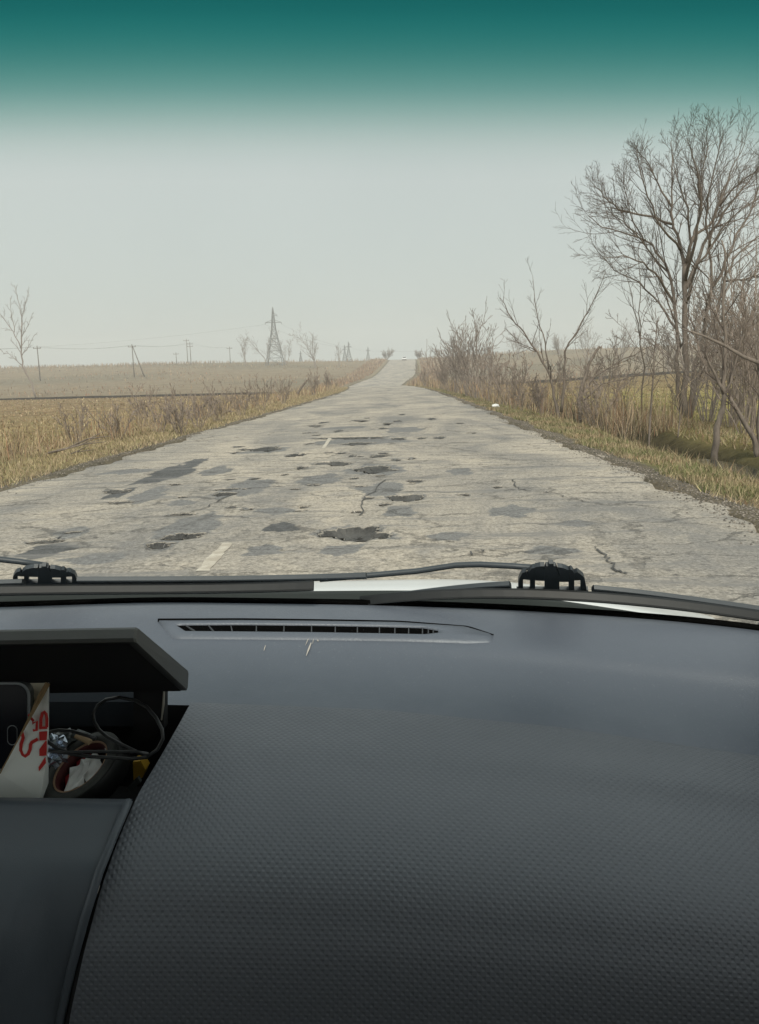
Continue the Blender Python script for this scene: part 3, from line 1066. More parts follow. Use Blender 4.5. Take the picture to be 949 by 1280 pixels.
# --- clumps and shrubs
def shrub(name, x, y, h, stems, spread, seed, label, group=None, mat=M_shrub, o=None, maxl=2, cat='shrub', r=None, child2='twigs'):
    R = random.Random(seed)
    o = o or dict(seg=.3, wander=.12, up=.06, rmin=.0035 + y * .00016, n=[5, 4, 3], ang=(18, 42), ratio=(.3, .55), t0=.2)
    z = tz(x, y)
    lv = []
    for k in range(stems):
        a = R.uniform(0, 6.28); q = R.random() ** .6
        d = np.array((math.cos(a) * spread * q, math.sin(a) * spread * q, 1.0))
        grow(lv, (x + math.cos(a) * .12 * spread * q * h, y + math.sin(a) * .12 * spread * q * h, z - .05), d, h * R.uniform(.65, 1.05), (r or max(.0045 * h, .004 + y * .00015)), 0, maxl, R, o)
    t, c = MB(), MB()
    for l, pts, rad in lv:
        (t if l == 0 else c).tube(pts, rad, 4 if l == 0 else 3, cap=False)
    root = empty(name, (x, y, z))
    child('stems', t.mesh('stems'), mat, root, True)
    child(child2, c.mesh(child2), mat, root, True)['kind'] = 'stuff'
    tag(root, label, cat, group)
    return root


def gx(px, Y):                              # sideways position that shows at pixel column px, Y metres ahead
    return at(px, 470, Y).x


# right roadside row (far to near): pixel column, distance, height, stems, spread
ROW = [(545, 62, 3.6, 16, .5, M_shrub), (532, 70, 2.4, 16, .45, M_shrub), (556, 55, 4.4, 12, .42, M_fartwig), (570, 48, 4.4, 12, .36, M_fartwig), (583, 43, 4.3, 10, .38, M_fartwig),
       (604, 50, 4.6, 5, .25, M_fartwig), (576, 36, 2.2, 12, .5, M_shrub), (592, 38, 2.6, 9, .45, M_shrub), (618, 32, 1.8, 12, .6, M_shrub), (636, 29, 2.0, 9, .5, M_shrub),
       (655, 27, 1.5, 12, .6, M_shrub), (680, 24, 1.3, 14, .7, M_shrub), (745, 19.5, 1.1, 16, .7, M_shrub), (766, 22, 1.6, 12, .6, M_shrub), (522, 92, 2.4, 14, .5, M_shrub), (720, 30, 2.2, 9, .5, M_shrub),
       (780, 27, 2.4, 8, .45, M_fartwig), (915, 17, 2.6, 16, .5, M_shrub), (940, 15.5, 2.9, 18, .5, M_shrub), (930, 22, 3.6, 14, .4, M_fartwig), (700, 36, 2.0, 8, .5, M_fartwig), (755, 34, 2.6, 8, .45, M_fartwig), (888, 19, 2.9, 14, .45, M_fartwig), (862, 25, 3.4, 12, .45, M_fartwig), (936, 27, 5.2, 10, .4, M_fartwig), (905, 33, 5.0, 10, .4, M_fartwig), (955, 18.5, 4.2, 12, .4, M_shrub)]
RLAB = {0: 'reddish bushy shrub at the far bend of the right verge', 2: 'tall grey twiggy shrub, left of the two tallest by the right verge', 3: 'tall grey shrub in the middle of the right roadside row',
        5: 'narrow upright leafless shrub rising behind the right roadside row', 12: 'low dense twiggy shrub at the foot of the broken stump', 17: 'many stemmed bush behind the crooked tree near the right edge',
        18: 'dense many stemmed bush at the right edge of the view', 19: 'tall hazy thicket behind the bushes at the right edge', 14: 'small shrub nearest the dip on the right verge'}
ORD = ['first', 'second', 'third', 'fourth', 'fifth', 'sixth', 'seventh', 'eighth', 'ninth', 'tenth', 'eleventh', 'twelfth', 'thirteenth', 'fourteenth', 'fifteenth', 'sixteenth', 'seventeenth', 'eighteenth', 'nineteenth', 'twentieth', 'twenty first', 'twenty second', 'twenty third', 'twenty fourth', 'twenty fifth', 'twenty sixth', 'twenty seventh']
RNK = {i: k for k, i in enumerate(sorted(range(len(ROW)), key=lambda q: ROW[q][1]))}
for i, (px, Y, h, st, sp, m) in enumerate(ROW):
    shrub('shrub', max(gx(px, Y), XR + float(bendr(Y)) + 1.2), Y, h, max(3, int(st * (1.0 if i in (0, 1, 2, 3, 4, 5) or i > 16 else .62))), sp, 40 + i, RLAB.get(i) or 'brown leafless shrub, %s nearest of the thicket along the right verge' % ORD[RNK[i]], 'shrubs along the right verge', m, maxl=2 if Y > 40 else 3,
          o=dict(seg=.3, wander=.12, up=.06, rmin=.0032 + Y * .00017, n=[6, 4, 2], ang=(18, 42), ratio=(.3, .55), t0=.2))
# left verge shrubs
LROW = [(222, 19.5, 1.0, 16, .7), (196, 20.5, 1.1, 12, .7), (245, 22, 1.0, 14, .7), (268, 25, 1.2, 12, .6), (300, 29, 1.2, 10, .6), (325, 33, 1.3, 10, .6), (140, 18.5, .9, 9, .7), (352, 42, 1.4, 10, .6), (390, 60, 1.8, 10, .6), (170, 24, 1.3, 6, .5),
        (88, 17.5, .95, 7, .6), (410, 80, 1.8, 10, .6)]
for i, (px, Y, h, st, sp) in enumerate(LROW):
    lab = {0: 'dense dark twiggy bush beside the left verge, largest on that side', 6: 'thin bush by the fallen branches on the left verge'}.get(i) or 'low leafless shrub among the weeds of the left verge, %s nearest' % ORD[sorted(range(len(LROW)), key=lambda q: LROW[q][1]).index(i)]
    shrub('shrub', gx(px, Y), Y, h, st, sp, 90 + i, lab, 'shrubs along the left verge', M_shrub, maxl=2)

# far trees on the rise: pixel column, base distance, height in photo pixels
def zp(L):
    return [(x / 3.65, 340 + y / 3.65) for x, y in L]


px_tree([(0, zp([(165, 540), (130, 480), (103, 430), (97, 370), (98, 300), (100, 230)]), .17, .10, .5),
         (1, zp([(100, 230), (92, 160), (66, 60)]), .09, .03, .1), (1, zp([(99, 215), (115, 150), (132, 88)]), .07, .03, .1),
         (1, zp([(97, 350), (60, 270), (30, 230), (-10, 165)]), .10, .03, .15), (1, zp([(66, 275), (55, 210), (48, 120)]), .07, .03, .1),
         (1, zp([(100, 425), (60, 390), (0, 350)]), .08, .03, .1), (1, zp([(98, 385), (130, 340), (160, 285)]), .08, .03, .1), (1, zp([(97, 300), (130, 240), (146, 195)]), .06, .03, .1)],
        150, 77, dict(seg=.8, wander=.10, up=.03, rmin=.024, n=[5, 7, 4], ang=(20, 45), ratio=(.35, .6), lenk=.55, t0=.2), 3,
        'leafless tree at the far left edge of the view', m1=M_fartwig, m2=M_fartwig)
FAR = [(308, 300, 44, 2, .12, 'slim leafless tree just left of the lattice pylon', 'tree'),
       (336, 312, 38, 3, .3, 'hazy bushy tree at the left foot of the lattice pylon', 'tree'), (359, 312, 38, 3, .3, 'hazy bushy tree at the right foot of the lattice pylon', 'tree'),
       (394, 270, 46, 3, .12, 'tall slim leafless tree right of the lattice pylon', 'tree'), (425, 290, 24, 2, .2, 'small tree left of the twin pylons by the road', 'tree'),
       (484, 345, 13, 14, .7, 'round bush left of the white car on the crest', 'bush'), (524, 345, 10, 16, .9, 'dark low bush right of the white car on the crest', 'bush'),
       (622, 150, 40, 4, .2, 'hazy leafless tree on the far rise behind the right shrubs', 'tree'), (648, 280, 30, 5, .4, 'round hazy tree on the far right rise', 'tree'),
       (668, 290, 26, 5, .4, 'low round hazy tree on the far right rise', 'tree'), (735, 250, 40, 5, .4, 'broad hazy tree behind the V forked tree', 'tree'), (700, 300, 22, 10, .6, 'low hazy bush between the hazy trees on the right rise', 'bush'),
       (775, 240, 46, 5, .3, 'hazy tree left of the large spreading tree', 'tree'), (925, 200, 60, 5, .3, 'hazy tree group behind the right edge thicket', 'tree'), (805, 165, 52, 4, .3, 'pale leafless tree behind the thin upright tree', 'tree'), (835, 180, 46, 5, .4, 'pale bushy tree left behind the big trunk', 'tree'),
       (882, 170, 62, 4, .3, 'pale leafless tree right behind the big trunk', 'tree'), (948, 150, 85, 4, .3, 'tall pale leafless tree at the right edge behind the thicket', 'tree')]
for i, (px, Y, hp, st, sp, lab, cat) in enumerate(FAR):
    h = hp * Y / F
    s = h / 6.0
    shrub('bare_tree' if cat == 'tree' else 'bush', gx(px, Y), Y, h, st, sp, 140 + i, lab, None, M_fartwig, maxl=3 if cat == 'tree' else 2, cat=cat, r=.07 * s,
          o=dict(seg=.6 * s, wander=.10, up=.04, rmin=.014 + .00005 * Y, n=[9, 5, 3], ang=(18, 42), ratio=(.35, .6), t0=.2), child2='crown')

# fallen branches, stick, litter
for pts, lab in (([(48, 571), (80, 562), (128, 549)], 'longest dark fallen branch on the left verge'), ([(60, 566), (100, 556), (133, 552)], 'dark fallen branch crossing the longest one on the left verge'),
                 ([(85, 560), (112, 548), (138, 545)], 'upper dark fallen branch beside the thin left bush'), ([(0, 577), (20, 574), (34, 570)], 'small fallen branch at the left edge of the view'), ([(75, 572), (95, 565), (118, 562)], 'lowest dark fallen branch on the left verge')):
    q = []
    for a_, b_ in pts:
        w_ = np.array(at(a_, b_, 14.6 + rng.uniform(-.3, .3)))
        q.append(w_)
    fb = MB(); fb.tube(q, [.016, .012, .005], 5)
    fb.tube([q[1], q[1] + (q[2] - q[1]) * .5 + (.05, .1, .10)], [.012, .004], 4)
    o = link('fallen_branch', fb.mesh('fallen_branch'), M_bark)
    tag(o, lab, 'branch', 'fallen branches on the left verge')
ls = MB()
ls.tube([np.array(at(372, 492, 46)), np.array(at(377, 484, 46)), np.array(at(384, 475, 46))], [.07, .06, .05], 6)
tag(link('leaning_post', ls.mesh('leaning_post'), M_bark), 'short dark post leaning right among the left weeds', 'post')
M_litter = plain('plastic_litter', (.75, .75, .74), .5)
lt = MB()
c0 = np.array(ground_at(620, 508)); c0[2] = tz(c0[0], c0[1]) + .06
lv_ = []
for k in range(40):
    a_, e_ = R.uniform(0, 6.28), R.uniform(-1, 1)
    rr_ = R.uniform(.07, .16)
    lv_.append(c0 + rr_ * np.array((math.cos(a_) * math.sqrt(1 - e_ * e_) * 1.4, math.sin(a_) * math.sqrt(1 - e_ * e_), e_ * .7)))
import bmesh
bm = bmesh.new()
for q in lv_: bm.verts.new(q)
bmesh.ops.convex_hull(bm, input=bm.verts)
me = bpy.data.meshes.new('litter'); bm.to_mesh(me); bm.free()
tag(link('plastic_bag', me, M_litter), 'crumpled white plastic bag lying on the right verge', 'litter')

# ------------------------------------------------------------------ poles, pylons, wires
M_steel = plain('galvanised_steel', (.16, .17, .175), .6, .4, .3, scale=2)
M_wood = plain('pole_concrete', (.13, .115, .10), .85, .2, scale=1)
M_wire = plain('wire', (.12, .12, .12), .6)


def foot(px, Y):
    x = gx(px, Y)
    return np.array((x, Y, tz(x, Y)))


def pole(px, Y, hp, label, arms=1, strut=None, name='utility_pole'):
    b0 = foot(px, Y); h = hp * Y / F
    m = MB()
    m.tube([b0 - (0, 0, .3), b0 + (0, 0, h)], [.17, .12], 6)
    root = empty(name, tuple(b0))
    child('post', m.mesh('post'), M_wood, root, True)
    tips = []
    for k in range(arms):
        a_ = MB()
        zc = h - .75 - 1.0 * k
        hw = 1.15
        a_.box(b0 + (0, -.16, zc), (hw, 0, 0), (0, .07, 0), (0, 0, .08))
        child('crossarm', a_.mesh('crossarm'), M_wood, root)
        for s in (-1, 1):
            i_ = MB()
            i_.tube([b0 + (s * (hw - .12), -.16, zc + .08), b0 + (s * (hw - .12), -.16, zc + .42)], [.08, .06], 6)
            child('insulator', i_.mesh('insulator'), M_wood, root, True)
            tips.append(b0 + (s * (hw - .12), -.16, zc + .42))
    if strut:
        s_ = MB()
        x2 = foot(px + strut, Y)
        s_.tube([x2 - (0, 0, .2), b0 + (.1, 0, h - .45)], [.16, .12], 6)
        child('strut', s_.mesh('strut'), M_wood, root, True)
    tips.append(b0 + (0, 0, h))
    tag(root, label, 'utility pole')
    return tips


t1 = pole(50, 235, 43, 'leaning utility pole with crossarm right of the far left tree')
t2 = pole(168, 240, 40, 'A shaped utility pole with a slanting strut on the left rise', strut=13)
t3 = pole(240, 330, 27, 'utility pole with crossarm nearest left of centre on the crest', arms=2)
t4 = pole(236, 345, 30, 'taller thin utility pole just behind the crossarm pole', arms=1)
t5 = pole(289, 335, 20, 'small utility pole between the crossarm poles and the pylon')
t6 = pole(222, 350, 14, 'short distant utility pole left of the paired poles')


def wire(a, b, label, sag=.8, r=.022):
    m = MB()
    pts = []
    for t in np.linspace(0, 1, 14):
        q = np.array(a) * (1 - t) + np.array(b) * t
        q[2] -= sag * 4 * t * (1 - t)
        pts.append(q)
    m.tube(pts, r, 3)
    tag(link('overhead_wire', m.mesh('overhead_wire'), M_wire), label, 'wire', 'overhead wires')


for k in range(2):
    wire(t1[k], t2[k], ('left', 'right')[k] + ' hand overhead wire between the leaning pole and the A shaped pole')
    wire(t2[k], t3[k], ('left', 'right')[k] + ' hand overhead wire between the A shaped pole and the paired poles')
    wire(t3[k], t5[k], ('left', 'right')[k] + ' hand overhead wire between the paired poles and the small pole')
w0 = np.array((t1[0][0] - 60, 232, t1[0][2] + .5))
for k in range(2):
    wire(w0 + (0, k, 0), t1[k], ('left', 'right')[k] + ' hand overhead wire running off the left edge of the view')


def pylon(px, Y, hp, label, wide=.15, arms=((.74, .28), (.86, .14)), r=.11):
    b0 = foot(px, Y); b0[2] -= .2
    H = hp * Y / F
    root = empty('lattice_pylon', tuple(b0))
    def half(t):
        return H * (wide * (1 - t / .62) + .035 * t / .62 if t < .62 else .035 * (1 - (t - .62) / .45))
    levels_ = [0, .14, .26, .37, .47, .55, .62, .70, .78, .86, .93]
    for sx in (-1, 1):
        for sy in (-1, 1):
            m = MB()
            m.tube([b0 + (sx * half(t), sy * half(t), H * t) for t in levels_] + [b0 + (0, 0, H)], r * 1.15, 4)
            child('leg', m.mesh('leg'), M_steel, root)
    br = MB()
    for i in range(len(levels_) - 1):
        a_, b_ = levels_[i], levels_[i + 1]
        for (p, q) in (((-1, -1), (1, -1)), ((1, -1), (1, 1)), ((1, 1), (-1, 1)), ((-1, 1), (-1, -1))):
            P = lambda c, t: b0 + (c[0] * half(t), c[1] * half(t), H * t)
            br.tube([P(p, a_), P(q, b_)], r * .6, 3); br.tube([P(q, a_), P(p, b_)], r * .6, 3)
            br.tube([P(p, b_), P(q, b_)], r * .6, 3)
    child('bracing', br.mesh('bracing'), M_steel, root)
    tips = []
    for t, hw in arms:
        m = MB()
        for s in ((-1, 1) if hw > .15 else (1,)):
            tip = b0 + (s * H * hw * .5, 0, H * t)
            m.tube([b0 + (0, -half(t), H * t), tip], r * .9, 4); m.tube([b0 + (0, half(t), H * t), tip], r * .9, 4)
            m.tube([b0 + (0, 0, H * (t + .05)), tip], r * .8, 4)
            m.tube([tip, tip - (0, 0, H * .03)], r * .9, 4)
            tips.append(tip - (0, 0, H * .03))
        child('crossarm', m.mesh('crossarm'), M_steel, root)
    tips.append(b0 + (0, 0, H))
    tag(root, label, 'pylon')
    return tips


p1 = pylon(345, 300, 71, 'tallest steel lattice pylon standing on the left rise')
p2 = pylon(437, 330, 25, 'small distant lattice pylon, left of the pair by the road', r=.09)
p3 = pylon(432, 345, 20, 'thin distant lattice pylon just behind the left one of the pair', r=.08)
p4 = pylon(461, 350, 17, 'smallest distant lattice pylon nearest the road', r=.08)
p5 = pylon(377, 355, 14, 'tiny lattice pylon right of the tall pylon', r=.08)
wire(p1[0], p2[0], 'lower overhead wire between the tall pylon and a small pylon', 1.5)
wire(p1[1], p2[1], 'upper overhead wire between the tall pylon and a small pylon', 1.5)
wire(p2[1], p4[1], 'thin overhead wire between the two small pylons by the road', .6)
wire(p4[1], np.array(at(640, 436, 360)), 'thin overhead wire crossing above the road crest', .6)
wire(w0 + (0, 40, 1.0), p1[0], 'thin overhead wire from the left edge to the tall pylon', 2.0)

# ------------------------------------------------------------------ oncoming car on the crest
M_white = plain('white_car_paint', (.80, .80, .80), .25, .5, var=.02)
M_black = plain('black_rubber', (.02, .02, .021), .6, .4)
M_carglass, nt, b = new_mat('dark_car_glass')
b.inputs['Base Color'].default_value = (.03, .035, .04, 1); b.inputs['Roughness'].default_value = .08
M_lamp = plain('headlamp_glass', (.7, .7, .68), .15, .8)
CYY = 322.0
cx0 = gx(506, CYY)
cz0 = float(base_z(CYY)) + .03
prof = [(0, .25), (-.02, .62), (.35, .82), (.95, .92), (1.55, 1.38), (2.9, 1.46), (3.7, 1.05), (3.95, .95), (4.0, .4), (3.9, .22)]
m = MB()
v = []
for s in (-1, 1):
    for (yy, zz) in prof:
        k = .82 if zz < 1.0 else .66
        v.append((cx0 + s * k, CYY + yy, cz0 + zz))
n_ = len(prof)
ff = [tuple(range(n_ - 1, -1, -1)), tuple(range(n_, 2 * n_))] + [(i, (i + 1) % n_, n_ + (i + 1) % n_, n_ + i) for i in range(n_)]
m.add(v, ff)
fc = empty('oncoming_car', (cx0, CYY, cz0))
child('body', m.mesh('body'), M_white, fc)
m = MB(); m.add([(cx0 - .70, CYY + .97, cz0 + .97), (cx0 + .70, CYY + .97, cz0 + .97), (cx0 + .58, CYY + 1.48, cz0 + 1.36), (cx0 - .58, CYY + 1.48, cz0 + 1.36)], [(0, 1, 2, 3)])
child('windscreen', m.mesh('windscreen'), M_carglass, fc)
m = MB(); m.boxm((cx0 - .80, CYY - .06, cz0 + .22), (cx0 + .80, CYY + .05, cz0 + .50)); child('bumper', m.mesh('bumper'), M_black, fc)
for s in (-1, 1):
    m = MB(); m.boxm((cx0 + s * .62 - .16, CYY - .07, cz0 + .58), (cx0 + s * .62 + .16, CYY + .05, cz0 + .74)); child('headlight', m.mesh('headlight'), M_lamp, fc)
    for yy in (.75, 3.2):
        m = MB(); m.tube([np.array((cx0 + s * .66, CYY + yy, cz0 + .29)), np.array((cx0 + s * .84, CYY + yy, cz0 + .29))], .30, 14); child('wheel', m.mesh('wheel'), M_black, fc)
tag(fc, 'small white oncoming car on the crest of the road', 'car')

# ------------------------------------------------------------------ the car we sit in
XC = -.32                                    # middle of the car, left of the camera
M_dash, nt, b = new_mat('dash_plastic')
tc = N(nt, 'ShaderNodeTexCoord').outputs['Object']
nz = noise(nt, tc, 7, 4, .6)
nt.links.new(mixc(nt, nz, (.088, .102, .130), (.104, .120, .150)), b.inputs['Base Color'])
b.inputs['Specular IOR Level'].default_value = 1.0
b.inputs['Specular Tint'].default_value = (.90, .94, 1.0, 1)
nt.links.new(ramp(nt, noise(nt, tc, 11, 4, .65), [(.3, .42), (.7, .56)]), b.inputs['Roughness'])
src = b.inputs['Base Color'].links[0].from_socket
dst = mth(nt, 'MULTIPLY', ramp(nt, noise(nt, tc, 260, 4, .8), [(.60, 0), (.72, 1)]), ramp(nt, noise(nt, tc, 5, 4, .6), [(.4, .1), (.65, .55)]))
nt.links.new(mixc(nt, dst, src, (.24, .25, .26)), b.inputs['Base Color'])
gv = N(nt, 'ShaderNodeTexVoronoi'); gv.inputs['Scale'].default_value = 420
nt.links.new(tc, gv.inputs['Vector'])
bump(nt, b, mth(nt, 'ADD', gv.outputs['Distance'], noise(nt, tc, 900, 3)), .25, .0006)
M_pad, nt, b = new_mat('dimpled_dash_pad')
uv = N(nt, 'ShaderNodeUVMap').outputs[0]
sep = N(nt, 'ShaderNodeSeparateXYZ'); nt.links.new(uv, sep.inputs[0])
PITCHD = .0043
cu = mth(nt, 'COSINE', mth(nt, 'MULTIPLY', sep.outputs[0], 2 * math.pi / PITCHD))
cv_ = mth(nt, 'COSINE', mth(nt, 'MULTIPLY', sep.outputs[1], 2 * math.pi / PITCHD))
hgt = mth(nt, 'MAXIMUM', mth(nt, 'MULTIPLY', mth(nt, 'ADD', cu, cv_), .5), 0.0)
tc = N(nt, 'ShaderNodeTexCoord').outputs['Object']
nz = noise(nt, tc, 6, 4, .6)
nt.links.new(mixc(nt, nz, (.112, .121, .138), (.130, .140, .158)), b.inputs['Base Color'])
b.inputs['Specular IOR Level'].default_value = 1.0
b.inputs['Specular Tint'].default_value = (.90, .94, 1.0, 1)
nt.links.new(ramp(nt, noise(nt, tc, 9, 5, .7), [(.3, .46), (.7, .62)]), b.inputs['Roughness'])
src = b.inputs['Base Color'].links[0].from_socket
dst = mth(nt, 'MULTIPLY', ramp(nt, noise(nt, tc, 300, 4, .8), [(.60, 0), (.72, 1)]), ramp(nt, noise(nt, tc, 6, 4, .6), [(.42, 0), (.65, .45)]))
nt.links.new(mixc(nt, dst, src, (.20, .21, .22)), b.inputs['Base Color'])
bump(nt, b, hgt, .42, .0014)
M_cons = plain('console_plastic', (.085, .10, .118), .42, .5, var=.06, scale=12, bmp=.2, bscale=1500)
M_trayblk = plain('tray_black', (.012, .012, .013), .8, .3)
M_lid = plain('lid_plastic', (.075, .077, .074), .55, .45, var=.2, scale=25, bmp=.2, bscale=900)
M_lidshade = plain('lid_shade_dark', (.02, .024, .03), .8, .2)
M_slat = plain('vent_slat_grey', (.06, .066, .074), .7, .3)
M_void = plain('slot_black', (.004, .004, .004), .95, .0)
M_rub = plain('wiper_rubber', (.010, .012, .014), .55, .45, var=.15)
M_cowl = plain('cowl_plastic', (.022, .027, .026), .75, .3, var=.2, scale=9)
M_wplast = plain('wiper_plastic', (.042, .052, .062), .5, .5, var=.12)
M_bonnet = plain('bonnet_paint', (.64, .66, .67), .22, .5, var=.02, scale=6)
M_trim = plain('cabin_trim', (.24, .24, .235), .9, .2, scale=8)
M_headliner = plain('pale_headliner', (.52, .51, .48), .95, .1, scale=60)
M_seat = plain('seat_cloth', (.05, .05, .055), .95, .2)

car = empty('car', (XC, .3, 0))
tag(car, 'car around the camera with dark grey dashboard, white bonnet and wiper pair', 'car')


def solve_z(X, d, yl):
    lo, hi = -.9, .6
    for _ in range(40):
        mid = (lo + hi) / 2
        px, py = proj((X, d, EYE.z + mid))
        if py > lin(yl, px): lo = mid
        else: hi = mid
    return EYE.z + (lo + hi) / 2


def row(yl, d0, k, Xs):
    out = []
    for X in Xs:
        d = d0 - k * (X - XC) ** 2
        out.append((X, d, solve_z(X, d, yl)))
    z = np.array([q[2] for q in out])
    k = max(3, len(z) // 7) | 1
    h = k // 2
    zp_ = np.concatenate([2 * z[0] - z[1:h + 1][::-1], z, 2 * z[-1] - z[-h - 1:-1][::-1]])
    w = np.hanning(k + 2)[1:-1]; w /= w.sum()
    z = np.convolve(zp_, w, 'valid')
    return [(q[0], q[1], float(zz)) for q, zz in zip(out, z)]


def loft(name, rows, mat, parent, uvs=True, sub=1, smooth=True, flip=False):
    A = np.array(rows, float)
    if sub > 1:                              # Catmull-Rom refine along rows (v direction)
        P = np.concatenate([2 * A[:1] - A[1:2], A, 2 * A[-1:] - A[-2:-1]])
        out = []
        for i in range(1, len(P) - 2):
            for t in np.linspace(0, 1, sub, endpoint=False):
                out.append(.5 * ((2 * P[i]) + (-P[i - 1] + P[i + 1]) * t + (2 * P[i - 1] - 5 * P[i] + 4 * P[i + 1] - P[i + 2]) * t * t + (-P[i - 1] + 3 * P[i] - 3 * P[i + 1] + P[i + 2]) * t ** 3))
        out.append(P[-2])
        A = np.array(out)
    nr, nc = A.shape[:2]
    f = grid_faces(nr, nc)
    if flip: f = f[:, ::-1]
    me = fast_mesh(name, A.reshape(-1, 3), f)
    mid = A[:, nc // 2]
    vv = np.concatenate([[0], np.cumsum(np.linalg.norm(np.diff(mid, axis=0), axis=1))])
    uvm = me.uv_layers.new(name='UVMap')
    li = np.empty(len(me.loops), np.int32); me.loops.foreach_get('vertex_index', li)
    U = A.reshape(-1, 3)[li, 0]; V = vv[li // nc]
    a_ = math.radians(45)
    uvm.data.foreach_set('uv', np.stack([U * math.cos(a_) - V * math.sin(a_), U * math.sin(a_) + V * math.cos(a_)], -1).ravel())
    return child(name, me, mat, parent, smooth)


XS = np.linspace(-1.04, .415, 100)
ROW_A = [(-200, 762), (0, 761), (100, 757), (200, 754), (475, 758), (620, 763), (760, 771), (900, 783), (949, 789), (1100, 812)]
ROW_B = [(x, y + 9) for x, y in ROW_A]
ROW_V = [(-200, 800), (0, 800), (200, 797), (545, 800), (650, 806), (949, 836)]
ROW_S0 = [(-200, 818), (200, 816), (475, 822), (700, 838), (949, 868)]
ROW_S = [(-200, 846), (240, 848), (475, 856), (700, 876), (949, 908)]
ROW_T = [(-200, 878), (240, 881), (475, 890), (700, 912), (949, 948)]
rA = row(ROW_A, .95, .20, XS)
rA0 = [(x, y + .05, z - .05) for x, y, z in rA]
rows = [rA0, [(x, y + .012, z - .006) for x, y, z in rA], rA, row(ROW_B, .915, .19, XS), row(ROW_V, .845, .17, XS), row(ROW_S0, .815, .16, XS), row(ROW_S, .765, .14, XS), row(ROW_T, .70, .10, XS)]
dash = loft('dashboard', [rows[0], rows[1]] + rows[2:], M_dash, car, sub=6)
rT = rows[-1]
m = MB(); m.tube([np.array(q) + (0, .012, .001) for q in rA], .0042, 6)
child('windscreen_gasket', m.mesh('windscreen_gasket'), M_void, car, True)
# dimpled pad: its left edge follows the rim of the tray and console
PADL = [(881, 236), (920, 214), (960, 190), (1000, 165), (1050, 143), (1110, 120), (1200, 95), (1280, 77), (1400, 60)]
PROWS = [(890, .700, 1.0), (893, .694, 1.0), (915, .662, .97), (940, .630, .94), (970, .600, .9), (1000, .575, .86), (1032, .553, .82), (1065, .535, .78), (1097, .521, .74), (1130, .510, .7), (1165, .502, .66), (1200, .495, .62), (1240, .490, .58), (1280, .487, .55), (1340, .484, .5), (1420, .481, .5)]
prow = []
UU = np.linspace(0, 1, 90)
for i, (y475, d0, sl_) in enumerate(PROWS):
    yl = [(x, y475 + (yy - 890) * sl_) for x, yy in ROW_T]
    lift = .0 if i == 0 else .0035
    # left edge
    pxl = 200.0
    for _ in range(5):
        yleft = lin(yl, pxl); pxl = lin(PADL, yleft)
    d = d0 - .06 * .2
    ql = at(pxl, yleft, d)
    X0 = ql.x
    prow.append([])
    for u in UU:
        X = X0 + (.415 - X0) * u
        d = d0 - (.10 if i < 4 else .07) * (X - XC) ** 2 + (.0 if i else .002)
        prow[-1].append((X, d, solve_z(X, d, yl) + lift))
first = [(x, y + .004, z - .012) for x, y, z in prow[0]]
pad = loft('dash_pad', [first] + prow, M_pad, car, sub=3)
# left side wall of the pad going down into the tray
edge = np.array([r[0] for r in prow])
m = MB()
v = []
for q in edge:
    v += [q, q + np.array((-.004, .0, -.006)), q + np.array((.001, .012, -.10)), q + np.array((-.012, .02, -.12))]
m.add(v, [tuple(r) for r in grid_faces(len(edge), 4)])
child('pad_edge', m.mesh('pad_edge'), M_trayblk, car)

# vent slot on top of the dash
_P = np.array(rows, float)
_P = np.concatenate([2 * _P[:1] - _P[1:2], _P, 2 * _P[-1:] - _P[-2:-1]])
DG = np.array([.5 * ((2 * _P[i]) + (-_P[i - 1] + _P[i + 1]) * t + (2 * _P[i - 1] - 5 * _P[i] + 4 * _P[i + 1] - _P[i + 2]) * t * t + (-_P[i - 1] + 3 * _P[i] - 3 * _P[i + 1] + _P[i + 2]) * t ** 3)
               for i in range(2, len(_P) - 2) for t in np.linspace(0, 1, 8, endpoint=False)] + [_P[-2]])


def dash_z(X, Y):
    f = float(np.clip((X - XS[0]) / (XS[1] - XS[0]), 0, len(XS) - 1.001)); j = int(f); f -= j
    za = np.interp(-Y, -DG[:, j, 1], DG[:, j, 2]); zb = np.interp(-Y, -DG[:, j + 1, 1], DG[:, j + 1, 2])
    return za * (1 - f) + zb * f


def on_dash(px, py, lift=0.0):
    d = ray(px, py)
    lo, hi = .60, 1.0
    for _ in range(30):
        Y = (lo + hi) / 2
        p_ = EYE + d * (Y / d.y)
        if p_.z > dash_z(p_.x, Y): lo = Y
        else: hi = Y
    return np.array((p_.x, Y, dash_z(p_.x, Y) + lift))


SLOT_T = [(218, 783), (300, 782.5), (400, 783.5), (480, 785), (530, 786.5), (548, 790)]
SLOT_B = [(232, 792), (300, 792.5), (400, 793.5), (480, 795), (530, 796), (548, 794)]
OUT_T = [(198, 778), (300, 777.5), (400, 778.5), (500, 780), (585, 786), (617, 796)]
OUT_B = [(216, 799), (300, 799.5), (400, 800.5), (500, 802), (585, 804.5), (615, 803)]


def dense(L, n=40):
    xs_, ys_ = zip(*L)
    t = np.linspace(0, 1, len(L)); tt = np.linspace(0, 1, n)
    return list(zip(np.interp(tt, t, xs_), np.interp(tt, t, ys_)))


